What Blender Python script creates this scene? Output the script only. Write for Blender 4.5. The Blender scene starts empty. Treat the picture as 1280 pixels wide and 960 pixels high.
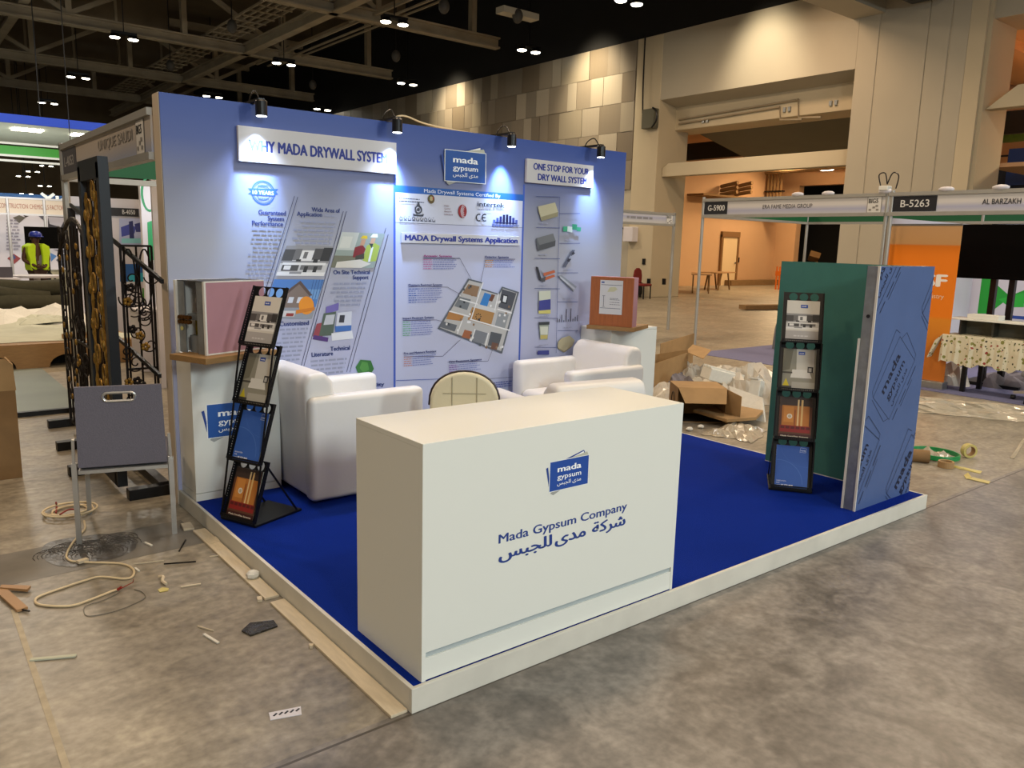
import bpy, bmesh, math, random
from mathutils import Vector, Matrix
R = math.radians
SC = bpy.context.scene
COL = SC.collection
random.seed(7)

# ------------------------------------------------------------------ camera
F, PITCH, ROLL, YAW = 991.5, .1754, .0259, .6742
CAM = Vector((-1.3846, -2.2681, 1.7))
fwd = Vector((math.sin(YAW)*math.cos(PITCH), math.cos(YAW)*math.cos(PITCH), -math.sin(PITCH)))
rt = fwd.cross(Vector((0, 0, 1))).normalized(); up = rt.cross(fwd)
cr, sr = math.cos(ROLL), math.sin(ROLL)
rt, up = cr*rt + sr*up, -sr*rt + cr*up
cd = bpy.data.cameras.new('camera'); cam = bpy.data.objects.new('camera', cd); COL.objects.link(cam)
cd.sensor_width = 36; cd.lens = F/1280*36; cd.clip_start = .05; cd.clip_end = 200
cam.matrix_world = Matrix(((rt.x, up.x, -fwd.x, CAM.x), (rt.y, up.y, -fwd.y, CAM.y), (rt.z, up.z, -fwd.z, CAM.z), (0, 0, 0, 1)))
SC.camera = cam

# ------------------------------------------------------------------ world, exposure, hall and fill lights
SC.view_settings.view_transform = 'Standard'; SC.view_settings.look = 'None'
SC.view_settings.exposure = -0.25; SC.view_settings.gamma = 1
SC.view_settings.use_curve_mapping = False
wd = bpy.data.worlds.new('hall_air'); SC.world = wd; wd.use_nodes = True
wn = wd.node_tree
bg = wn.nodes.get('Background') or wn.nodes.new('ShaderNodeBackground')
wo = wn.nodes.get('World Output') or wn.nodes.new('ShaderNodeOutputWorld')
wn.links.new(bg.outputs[0], wo.inputs[0])
bg.inputs[0].default_value = (1.0, .88, .74, 1); bg.inputs[1].default_value = .16

def light(kind, name, loc, energy, color, size=1, aim=None, spot=60, blend=.5):
    l = bpy.data.lights.new(name, kind); l.energy = energy; l.color = color
    if kind == 'AREA': l.size = size
    elif kind == 'SPOT': l.spot_size = R(spot); l.spot_blend = blend; l.shadow_soft_size = size
    else: l.shadow_soft_size = size
    o = bpy.data.objects.new(name, l); COL.objects.link(o); o.location = loc
    if aim is not None:
        o.rotation_euler = (Vector(aim) - Vector(loc)).to_track_quat('-Z', 'Y').to_euler()
    return o
WARM = (1, .76, .52); NEUT = (1, .93, .82); COOL = (.86, .97, 1)
for x, y, e, c in ((.6, 12, 300, WARM), (.6, 3, 250, WARM), (-5.3, 3, 260, WARM), (-5.3, 12, 300, WARM), (6.5, 12, 320, WARM),
                   (6.5, 3, 240, WARM), (12.4, 12, 420, WARM), (16.5, 10.5, 240, (1, .68, .42)), (12.4, 3, 380, WARM), (12.4, -6, 420, NEUT),  # the orange lamp is added fill to warm the floor before the portal
                   (-5.3, -6, 200, WARM), (.6, -6, 170, WARM), (6.5, -6, 330, NEUT),
                   (.6, 21.4, 420, NEUT), (6.5, 21.4, 420, NEUT), (6.5, 30.2, 420, NEUT), (12.4, 21.4, 420, WARM)):
    light('AREA', 'hall_and_fill_light', (x, y, 8.3), e, c, .9)
for x, e in ((-2, 600), (6.5, 520)): light('AREA', 'hall_and_fill_light', (x, -11.5, 5.2), e, COOL, 1.5, (2, 0, .8))  # added cool fill lamps, set low to brighten the counter front

# ------------------------------------------------------------------ helpers
def at(u, v, ax, val):
    d = rt*(u-640)/F - up*(v-480)/F + fwd
    i = 'xyz'.index(ax)
    return CAM + d*((val-CAM[i])/d[i])

def lin(h):
    if isinstance(h, tuple): return h if len(h) == 4 else h + (1,)
    h = h.lstrip('#'); o = []
    for i in (0, 2, 4):
        c = int(h[i:i+2], 16)/255
        o.append(c/12.92 if c <= .04045 else ((c+.055)/1.055)**2.4)
    return tuple(o) + (1,)

MATS = {}
def mat(name, col, rough=.6, metal=0, var=0, scale=6, bump=0, bscale=None, emit=0, alpha=1, trans=0, stretch=None, col2=None, sheen=0, coord='Object', detail=4):
    if name in MATS: return MATS[name]
    m = bpy.data.materials.new(name); MATS[name] = m; m.use_nodes = True
    nt = m.node_tree; b = nt.nodes['Principled BSDF']
    c = lin(col); b.inputs['Base Color'].default_value = c
    b.inputs['Roughness'].default_value = rough; b.inputs['Metallic'].default_value = metal
    m.diffuse_color = c
    if name == 'blue_carpet': b.inputs['Specular IOR Level'].default_value = .1
    if name == 'dark_tv_screen': b.inputs['Specular IOR Level'].default_value = .08
    if emit:
        b.inputs['Emission Color'].default_value = c; b.inputs['Emission Strength'].default_value = emit
    if trans: b.inputs['Transmission Weight'].default_value = trans
    if alpha < 1: b.inputs['Alpha'].default_value = alpha
    if sheen: b.inputs['Sheen Weight'].default_value = sheen
    if var or bump:
        tc = nt.nodes.new('ShaderNodeTexCoord'); mp = nt.nodes.new('ShaderNodeMapping')
        nt.links.new(tc.outputs[coord], mp.inputs[0])
        if stretch: mp.inputs['Scale'].default_value = stretch
        n = nt.nodes.new('ShaderNodeTexNoise'); n.inputs['Scale'].default_value = scale; n.inputs['Detail'].default_value = detail
        nt.links.new(mp.outputs[0], n.inputs[0])
        if var:
            mx = nt.nodes.new('ShaderNodeMix'); mx.data_type = 'RGBA'
            k = 1-var; c2 = lin(col2) if col2 else (c[0]*k, c[1]*k, c[2]*k, 1)
            mx.inputs[6].default_value = c; mx.inputs[7].default_value = c2
            rp = nt.nodes.new('ShaderNodeValToRGB'); rp.color_ramp.elements[0].position = .35; rp.color_ramp.elements[1].position = .65
            nt.links.new(n.outputs[0], rp.inputs[0]); nt.links.new(rp.outputs[0], mx.inputs[0]); nt.links.new(mx.outputs[2], b.inputs['Base Color'])
        if bump:
            n2 = n
            if bscale:
                n2 = nt.nodes.new('ShaderNodeTexNoise'); n2.inputs['Scale'].default_value = bscale; nt.links.new(mp.outputs[0], n2.inputs[0])
            bp = nt.nodes.new('ShaderNodeBump'); bp.inputs['Strength'].default_value = bump; bp.inputs['Distance'].default_value = .02
            nt.links.new(n2.outputs[0], bp.inputs['Height']); nt.links.new(bp.outputs[0], b.inputs['Normal'])
    return m

def ink(col):
    c = col if isinstance(col, str) else '%.3f_%.3f_%.3f' % col[:3]
    return mat('ink_' + c.lstrip('#'), col, .55)

def tag(o, label=None, cat=None, group=None, kind=None):
    if label: o['label'] = label
    if cat: o['category'] = cat
    if group: o['group'] = group
    if kind: o['kind'] = kind
    return o
def thing(name, label, cat, loc=(0, 0, 0), rz=0, group=None, parent=None):
    o = bpy.data.objects.new(name, None); COL.objects.link(o); o.empty_display_size = .1
    o.location = loc; o.rotation_euler = (0, 0, rz)
    return tag(o, label, cat, group)
def wmat(o):
    m = o.matrix_basis.copy()
    while o.parent: o = o.parent; m = o.matrix_basis @ m
    return m
def dup(o, loc=None, rz=None, label=None, group=None, parent=None):
    c = o.copy(); COL.objects.link(c); c.parent = parent
    if loc is not None: c.location = loc
    if rz is not None: c.rotation_euler = (0, 0, rz)
    if label: c['label'] = label
    if group: c['group'] = group
    for ch in list(o.children): dup(ch, parent=c)
    return c

class MB:
    def __init__(s): s.v = []; s.f = []; s.m = []
    def add(s, vs, fs, m=0):
        n = len(s.v); s.v += [tuple(v) for v in vs]
        for f in fs: s.f.append(tuple(i+n for i in f)); s.m.append(m)
        return s
    def box(s, x0, y0, z0, x1, y1, z1, m=0, M=None):
        x0, x1 = sorted((x0, x1)); y0, y1 = sorted((y0, y1)); z0, z1 = sorted((z0, z1))
        vs = [Vector(p) for p in ((x0,y0,z0),(x1,y0,z0),(x1,y1,z0),(x0,y1,z0),(x0,y0,z1),(x1,y0,z1),(x1,y1,z1),(x0,y1,z1))]
        if M: vs = [M @ v for v in vs]
        return s.add(vs, [(0,3,2,1),(4,5,6,7),(0,1,5,4),(1,2,6,5),(2,3,7,6),(3,0,4,7)], m)
    def ob(s, c, size, rot=(0, 0, 0), m=0):
        from mathutils import Euler
        M = Matrix.Translation(c) @ Euler(rot).to_matrix().to_4x4()
        a, b, d = [k/2 for k in size]
        return s.box(-a, -b, -d, a, b, d, m, M)
    def bar(s, a, b, w, h=None, m=0, upv=(0, 0, 1)):
        a = Vector(a); b = Vector(b); d = (b-a).normalized(); h = h or w
        u = Vector(upv)
        if abs(d.dot(u)) > .98: u = Vector((1, 0, 0))
        x = d.cross(u).normalized(); y = x.cross(d)
        vs = [p + x*(i*w/2) + y*(j*h/2) for p in (a, b) for i, j in ((-1,-1),(1,-1),(1,1),(-1,1))]
        return s.add(vs, [(0,1,2,3),(7,6,5,4),(0,4,5,1),(1,5,6,2),(2,6,7,3),(3,7,4,0)], m)
    def tube(s, pts, r, n=8, closed=False, m=0):
        pts = [Vector(p) for p in pts]; N = len(pts)
        rs = r if isinstance(r, (list, tuple)) else [r]*N
        rings = []; px = None
        for i, p in enumerate(pts):
            a = pts[(i-1) % N] if (closed or i > 0) else p
            b = pts[(i+1) % N] if (closed or i < N-1) else p
            d = (b-a)
            d = d.normalized() if d.length > 1e-9 else Vector((0, 0, 1))
            if px is None:
                u = Vector((0, 0, 1)) if abs(d.z) < .9 else Vector((1, 0, 0))
                px = d.cross(u).normalized()
            else:
                px = px - d*px.dot(d)
                px = px.normalized() if px.length > 1e-6 else d.orthogonal().normalized()
            y = d.cross(px)
            rings.append([p + (px*math.cos(k*2*math.pi/n) + y*math.sin(k*2*math.pi/n))*rs[i] for k in range(n)])
        vs = [q for ring in rings for q in ring]; fs = []
        for i in range(N if closed else N-1):
            for k in range(n):
                j = (i+1) % N
                fs.append((i*n+k, i*n+(k+1) % n, j*n+(k+1) % n, j*n+k))
        if not closed: fs += [tuple(range(n))[::-1], tuple((N-1)*n+k for k in range(n))]
        return s.add(vs, fs, m)
    def lathe(s, prof, n=16, c=(0, 0, 0), m=0, M=None):
        c = Vector(c); vs = []; fs = []
        for r, z in prof:
            for k in range(n):
                a = k*2*math.pi/n; p = Vector((r*math.cos(a), r*math.sin(a), z))
                vs.append((M @ p if M else p) + c)
        L = len(prof)
        for i in range(L-1):
            for k in range(n): fs.append((i*n+k, i*n+(k+1) % n, (i+1)*n+(k+1) % n, (i+1)*n+k))
        fs += [tuple(range(n))[::-1], tuple((L-1)*n+k for k in range(n))]
        return s.add(vs, fs, m)
    def prism(s, poly, ax, a, b, m=0):
        def P(p, t):
            return {'x': (t, p[0], p[1]), 'y': (p[0], t, p[1]), 'z': (p[0], p[1], t)}[ax]
        n = len(poly); vs = [P(p, a) for p in poly] + [P(p, b) for p in poly]
        fs = [tuple(range(n))[::-1], tuple(range(n, 2*n))] + [(i, (i+1) % n, n+(i+1) % n, n+i) for i in range(n)]
        return s.add(vs, fs, m)
    def ball(s, c, r, n=10, k=7, m=0):
        rr = r if isinstance(r, (tuple, list)) else (r, r, r); c = Vector(c)
        vs = [c+Vector((0, 0, -rr[2]))]; fs = []
        for i in range(1, k):
            t = math.pi*i/k - math.pi/2
            for j in range(n):
                a = 2*math.pi*j/n
                vs.append(c + Vector((rr[0]*math.cos(t)*math.cos(a), rr[1]*math.cos(t)*math.sin(a), rr[2]*math.sin(t))))
        vs.append(c+Vector((0, 0, rr[2]))); L = len(vs)-1
        for j in range(n):
            fs.append((0, 1+(j+1) % n, 1+j)); fs.append((L, L-n+j, L-n+(j+1) % n))
            for i in range(k-2): fs.append((1+i*n+j, 1+i*n+(j+1) % n, 1+(i+1)*n+(j+1) % n, 1+(i+1)*n+j))
        return s.add(vs, fs, m)
    def build(s, name, mats, parent=None, world=False, smooth=False, bevel=0, seg=2, sub=0, solid=0, fix=True):
        me = bpy.data.meshes.new(name)
        vs = s.v
        if world and parent:
            I = wmat(parent).inverted(); vs = [tuple(I @ Vector(v)) for v in vs]
        me.from_pydata(vs, [], s.f)
        for m in (mats if isinstance(mats, (list, tuple)) else [mats]): me.materials.append(m)
        me.polygons.foreach_set('material_index', s.m)
        if fix:
            bm = bmesh.new(); bm.from_mesh(me); bmesh.ops.recalc_face_normals(bm, faces=bm.faces); bm.to_mesh(me); bm.free()
        if smooth: me.polygons.foreach_set('use_smooth', [True]*len(me.polygons))
        me.update()
        o = bpy.data.objects.new(name, me); COL.objects.link(o)
        if parent: o.parent = parent
        if bevel:
            b = o.modifiers.new('bevel', 'BEVEL'); b.width = bevel; b.segments = seg; b.limit_method = 'ANGLE'; b.angle_limit = R(40)
        if sub:
            b = o.modifiers.new('sub', 'SUBSURF'); b.levels = sub; b.render_levels = sub
        if solid:
            b = o.modifiers.new('solid', 'SOLIDIFY'); b.thickness = solid
        return o

TXT = {}
def text_mesh(s, bold=0):
    k = (s, bold)
    if k in TXT: return TXT[k]
    c = bpy.data.curves.new('lettering', 'FONT'); c.body = s; c.size = 1; c.offset = bold; c.resolution_u = 3
    o = bpy.data.objects.new('lettering', c); COL.objects.link(o)
    me = o.to_mesh()
    vs = [(v.co.x, v.co.y) for v in me.vertices]; fs = [tuple(p.vertices) for p in me.polygons]
    o.to_mesh_clear(); bpy.data.objects.remove(o); bpy.data.curves.remove(c)
    xs = [v[0] for v in vs] or [0, 1]
    TXT[k] = (vs, fs, min(xs), max(xs))
    return TXT[k]

AR = {'sharika': '\uFE94\uFEDB\uFEAE\uFEB7', 'mada': '\uFEEF\uFEAA\uFEE3', 'jibs': '\uFEB2\uFE92\uFEA0\uFEE0\uFEDF'}
class Art:
    """flat print on a real surface: coloured shapes in the surface's own metres"""
    def __init__(s, O, U, V, clip=None, step=.00003, base=.0008):
        s.O = Vector(O); s.U = Vector(U).normalized(); s.V = Vector(V).normalized(); s.N = s.U.cross(s.V)
        s.d = base; s.step = step if base < .002 else .0004; s.clip = clip; s.items = []; s.mats = []
    def mi(s, col):
        m = ink(col)
        if m not in s.mats: s.mats.append(m)
        return s.mats.index(m)
    def raw(s, pts, faces, col):
        s.items.append((pts, faces, s.mi(col), s.d)); s.d += s.step; return s
    def poly(s, col, pts): return s.raw(pts, [tuple(range(len(pts)))], col)
    def rect(s, col, a, b, c, d): return s.poly(col, [(a, b), (c, b), (c, d), (a, d)])
    def circ(s, col, x, y, r, n=20, ry=None):
        return s.poly(col, [(x+r*math.cos(k*2*math.pi/n), y+(ry or r)*math.sin(k*2*math.pi/n)) for k in range(n)])
    def ring(s, col, x, y, r, w, n=24, ry=None, a0=0, a1=360):
        ry = ry or r; pts = []; full = (a1-a0) >= 360
        for k in range(n+1):
            a = R(a0+(a1-a0)*k/n); pts += [(x+r*math.cos(a), y+ry*math.sin(a)), (x+(r-w)*math.cos(a), y+(ry-w)*math.sin(a))]
        return s.raw(pts, [(2*k, 2*k+1, 2*k+3, 2*k+2) for k in range(n)], col)
    def line(s, col, w, pts):
        vs = []; fs = []
        for a, b in zip(pts, pts[1:]):
            dx, dy = b[0]-a[0], b[1]-a[1]; L = math.hypot(dx, dy) or 1; nx, ny = -dy/L*w/2, dx/L*w/2
            n = len(vs); vs += [(a[0]+nx, a[1]+ny), (a[0]-nx, a[1]-ny), (b[0]-nx, b[1]-ny), (b[0]+nx, b[1]+ny)]; fs.append((n, n+1, n+2, n+3))
        return s.raw(vs, fs, col)
    def frame(s, col, w, pts): return s.line(col, w, list(pts)+[pts[0]])
    def text(s, col, t, x, y, h, w=None, al='l', bold=0, rot=0, skew=0):
        vs, fs, a, b = text_mesh(t, 0)
        a -= bold; b += bold
        k = h/.70; kx = k if w is None else w/(b-a)
        W = (b-a)*kx; off = {'l': 0, 'c': -W/2, 'r': -W}[al]
        c, n = math.cos(rot), math.sin(rot); out = []
        for ox, oy in (((0, 0), (bold, 0), (-bold, 0), (0, bold*.5), (0, -bold*.5)) if bold else ((0, 0),)):
            out = []
            for vx, vy in vs:
                px, py = (vx+ox-a)*kx+off+vy*k*skew, (vy+oy)*k
                out.append((x+px*c-py*n, y+px*n+py*c))
            s.raw(out, fs, col)
        return s
    def words(s, col, x0, x1, y, h, seed=0, al='l'):
        """a line of print too small to read: word-long dashes"""
        r = random.Random(seed+int(y*1000)); vs = []; fs = []; x = x0
        end = x1 - r.random()*(x1-x0)*.25 if al == 'l' else x1
        if al == 'r': x = x0 + r.random()*(x1-x0)*.25
        while x < end:
            w = h*(1.2+3*r.random()); w = min(w, end-x); n = len(vs)
            vs += [(x, y), (x+w, y), (x+w, y+h), (x, y+h)]; fs.append((n, n+1, n+2, n+3)); x += w+h*.7
        return s.raw(vs, fs, col)
    def arabic(s, col, x, y, h, w=None, al='l', bold=0):
        return s.text(col, AR['jibs']+' '+AR['mada'], x, y, h, w, al, bold)
    def logo(s, x0, y0, w, h, blue='#1b4f9c', rot=0):
        """the fanned-sheets company mark: blue card, white words"""
        def q(pts):
            c, n = math.cos(rot), math.sin(rot); return [(x0+a*w*c-b*h*n, y0+a*w*n+b*h*c) for a, b in pts]
        s.poly('#1c3f8c', q([(.35, 1.0), (.86, 1.22), (.90, 1.12), (.90, 1)])); s.poly('#f0f1ee', q([(.52, 1.02), (.86, 1.18), (.865, 1.10)]))
        s.poly('#b9b9a8', q([(.40, 1.0), (.95, 1.14), (1.0, .98), (1.03, .2), (.9, .1)]))
        s.poly('#1c3f8c', q([(-.10, .82), (-.05, .85), (.02, .1), (-.02, .2)]))
        s.poly('#9a9c98', q([(.03, -.06), (.10, -.14), (.34, .02), (.1, .05)]))
        s.poly('#e8ebe8', q([(-.015, -.02), (1.015, -.02), (1.015, 1.02), (-.015, 1.02)]))
        s.poly(blue, q([(0, 0), (1, 0), (1, 1), (0, 1)]))
        def T(t, a, b, hh, ww, bold):
            p = q([(a, b)])[0]; s.text('#f4f6f6', t, p[0], p[1], hh*h, ww*w, 'l', bold, rot)
        T('mada', .19, .62, .20, .62, .03); T('gypsum', .19, .37, .17, .62, .012)
        T(AR['jibs']+' '+AR['mada'], .19, .17, .13, .62, .01)
        return s
    def build(s, name, parent=None, label=None):
        I = wmat(parent).inverted() if parent else Matrix()
        bm = bmesh.new()
        for pts, faces, mi, d in s.items:
            vs = [bm.verts.new((p[0], p[1], d)) for p in pts]
            for f in faces:
                try: fc = bm.faces.new([vs[i] for i in f]); fc.material_index = mi
                except ValueError: pass
        if s.clip:
            x0, y0, x1, y1 = s.clip
            for co, no in (((x0, 0, 0), (-1, 0, 0)), ((x1, 0, 0), (1, 0, 0)), ((0, y0, 0), (0, -1, 0)), ((0, y1, 0), (0, 1, 0))):
                bmesh.ops.bisect_plane(bm, geom=bm.verts[:]+bm.edges[:]+bm.faces[:], plane_co=co, plane_no=no, clear_outer=True)
        for f in bm.faces:
            f.normal_update()
            if f.normal.z < 0: f.normal_flip()
        for v in bm.verts:
            p = s.O + s.U*v.co.x + s.V*v.co.y + s.N*v.co.z
            v.co = I @ p
        me = bpy.data.meshes.new(name); bm.to_mesh(me); bm.free()
        for m in s.mats: me.materials.append(m)
        o = bpy.data.objects.new(name, me); COL.objects.link(o)
        if parent: o.parent = parent
        if label: o['label'] = label
        return o

def plate(outer, holes, thick, rot=None):
    """flat plate in local XY with real holes -> (verts, faces)"""
    c = bpy.data.curves.new('plate', 'CURVE'); c.dimensions = '2D'; c.fill_mode = 'BOTH'; c.extrude = thick/2
    for L in [outer]+holes:
        sp = c.splines.new('POLY'); sp.points.add(len(L)-1); sp.use_cyclic_u = True
        for p, q in zip(sp.points, L): p.co = (q[0], q[1], 0, 1)
    o = bpy.data.objects.new('plate', c); COL.objects.link(o); me = o.to_mesh()
    vs = [v.co.copy() for v in me.vertices]; fs = [tuple(p.vertices) for p in me.polygons]
    o.to_mesh_clear(); bpy.data.objects.remove(o); bpy.data.curves.remove(c)
    return vs, fs
def circle(x, y, r, n=14): return [(x+r*math.cos(k*2*math.pi/n), y+r*math.sin(k*2*math.pi/n)) for k in range(n)]
def smoothpath(pts, k=6, closed=False):
    P = [Vector(p) for p in pts]; out = []; n = len(P)
    for i in range(n if closed else n-1):
        g = (lambda j: P[j % n]) if closed else (lambda j: P[max(0, min(n-1, j))])
        a, b, c, d = g(i-1), g(i), g(i+1), g(i+2)
        for t in range(k):
            t /= k
            out.append(.5*((2*b) + (c-a)*t + (2*a-5*b+4*c-d)*t*t + (3*b-a-3*c+d)*t**3))
    if not closed: out.append(P[-1])
    return out

# ------------------------------------------------------------------ materials
def floor_mat():
    m = bpy.data.materials.new('worn_concrete'); m.use_nodes = True; nt = m.node_tree; N = nt.nodes; L = nt.links.new
    b = N['Principled BSDF']; tc = N.new('ShaderNodeTexCoord'); sx = N.new('ShaderNodeSeparateXYZ'); L(tc.outputs['Object'], sx.inputs[0])
    def noise(sc, det=6, st=None, dist=0):
        n = N.new('ShaderNodeTexNoise'); n.inputs['Scale'].default_value = sc; n.inputs['Detail'].default_value = det; n.inputs['Distortion'].default_value = dist
        if st:
            mp = N.new('ShaderNodeMapping'); mp.inputs['Scale'].default_value = st; L(tc.outputs['Object'], mp.inputs[0]); L(mp.outputs[0], n.inputs[0])
        else: L(tc.outputs['Object'], n.inputs[0])
        return n
    def ramp(src, a, b_, c1, c2):
        r = N.new('ShaderNodeValToRGB'); r.color_ramp.elements[0].position = a; r.color_ramp.elements[1].position = b_
        r.color_ramp.elements[0].color = lin(c1); r.color_ramp.elements[1].color = lin(c2); L(src, r.inputs[0]); return r
    def mix(f, a, b_, mode='MIX'):
        x = N.new('ShaderNodeMix'); x.data_type = 'RGBA'; x.blend_type = mode
        if isinstance(f, float): x.inputs[0].default_value = f
        else: L(f, x.inputs[0])
        L(a, x.inputs[6]); L(b_, x.inputs[7]); return x.outputs[2]
    big = noise(.9, 7, None, .6); med = noise(3.2, 8, None, 1.5); fine = noise(26, 6); scr = noise(2.6, 9, (1, 1.8, 1), 2.2)
    tan = ramp(big.outputs[0], .36, .64, '#857c6d', '#aca28e'); grey = ramp(big.outputs[0], .36, .64, '#6a645d', '#989086')
    tan2 = ramp(scr.outputs[0], .35, .7, '#716a5e', '#bab09c'); grey2 = ramp(med.outputs[0], .38, .64, '#5f5a54', '#a69f96')
    t = mix(.45, tan.outputs[0], tan2.outputs[0]); g = mix(.55, grey.outputs[0], grey2.outputs[0])
    cmp_ = N.new('ShaderNodeMath'); cmp_.operation = 'GREATER_THAN'; cmp_.inputs[1].default_value = .03; L(sx.outputs[1], cmp_.inputs[0])
    base = mix(cmp_.outputs[0], g, t)
    fr = ramp(fine.outputs[0], .3, .75, '#c9c9c9', '#ffffff'); base = mix(1.0, base, fr.outputs[0], 'MULTIPLY')
    # slab and protection-board joints
    def joint(sock, per, off, w):
        a = N.new('ShaderNodeMath'); a.operation = 'ADD'; a.inputs[1].default_value = off; L(sock, a.inputs[0])
        p = N.new('ShaderNodeMath'); p.operation = 'PINGPONG'; p.inputs[1].default_value = per/2; L(a.outputs[0], p.inputs[0])
        c = N.new('ShaderNodeMath'); c.operation = 'LESS_THAN'; c.inputs[1].default_value = w; L(p.outputs[0], c.inputs[0]); return c.outputs[0]
    dark = N.new('ShaderNodeRGB'); dark.outputs[0].default_value = lin('#4a443c')
    base = mix(joint(sx.outputs[1], 6, 0, .006), base, dark.outputs[0]); neg = N.new('ShaderNodeMath'); neg.operation = 'LESS_THAN'; neg.inputs[1].default_value = 0; L(sx.outputs[0], neg.inputs[0])
    sk = N.new('ShaderNodeMath'); sk.operation = 'MULTIPLY_ADD'; sk.inputs[1].default_value = -.21; L(sx.outputs[0], sk.inputs[0]); L(sx.outputs[1], sk.inputs[2])
    an = N.new('ShaderNodeMath'); an.operation = 'MULTIPLY'; L(neg.outputs[0], an.inputs[0]); L(joint(sk.outputs[0], 4.56, 2.28, .005), an.inputs[1])
    base = mix(an.outputs[0], base, dark.outputs[0])
    L(base, b.inputs['Base Color'])
    rr = N.new('ShaderNodeMapRange'); rr.inputs[3].default_value = .27; rr.inputs[4].default_value = .5; L(med.outputs[0], rr.inputs[0]); L(rr.outputs[0], b.inputs['Roughness'])
    bp = N.new('ShaderNodeBump'); bp.inputs['Strength'].default_value = .25; bp.inputs['Distance'].default_value = .01; L(med.outputs[0], bp.inputs['Height'])
    L(bp.outputs[0], b.inputs['Normal'])
    return m

def grad_mat(name, stops, z0, z1, rough=.5):
    m = bpy.data.materials.new(name); m.use_nodes = True; nt = m.node_tree; b = nt.nodes['Principled BSDF']; b.inputs['Roughness'].default_value = rough
    tc = nt.nodes.new('ShaderNodeTexCoord'); sx = nt.nodes.new('ShaderNodeSeparateXYZ'); mr = nt.nodes.new('ShaderNodeMapRange'); r = nt.nodes.new('ShaderNodeValToRGB')
    nt.links.new(tc.outputs['Object'], sx.inputs[0]); nt.links.new(sx.outputs[2], mr.inputs[0]); mr.inputs[1].default_value = z0; mr.inputs[2].default_value = z1
    nt.links.new(mr.outputs[0], r.inputs[0]); nt.links.new(r.outputs[0], b.inputs['Base Color'])
    e = r.color_ramp.elements
    e[0].position, e[0].color = stops[0][0], lin(stops[0][1]); e[1].position, e[1].color = stops[-1][0], lin(stops[-1][1])
    for p, c in stops[1:-1]: k = e.new(p); k.color = lin(c)
    return m

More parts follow.
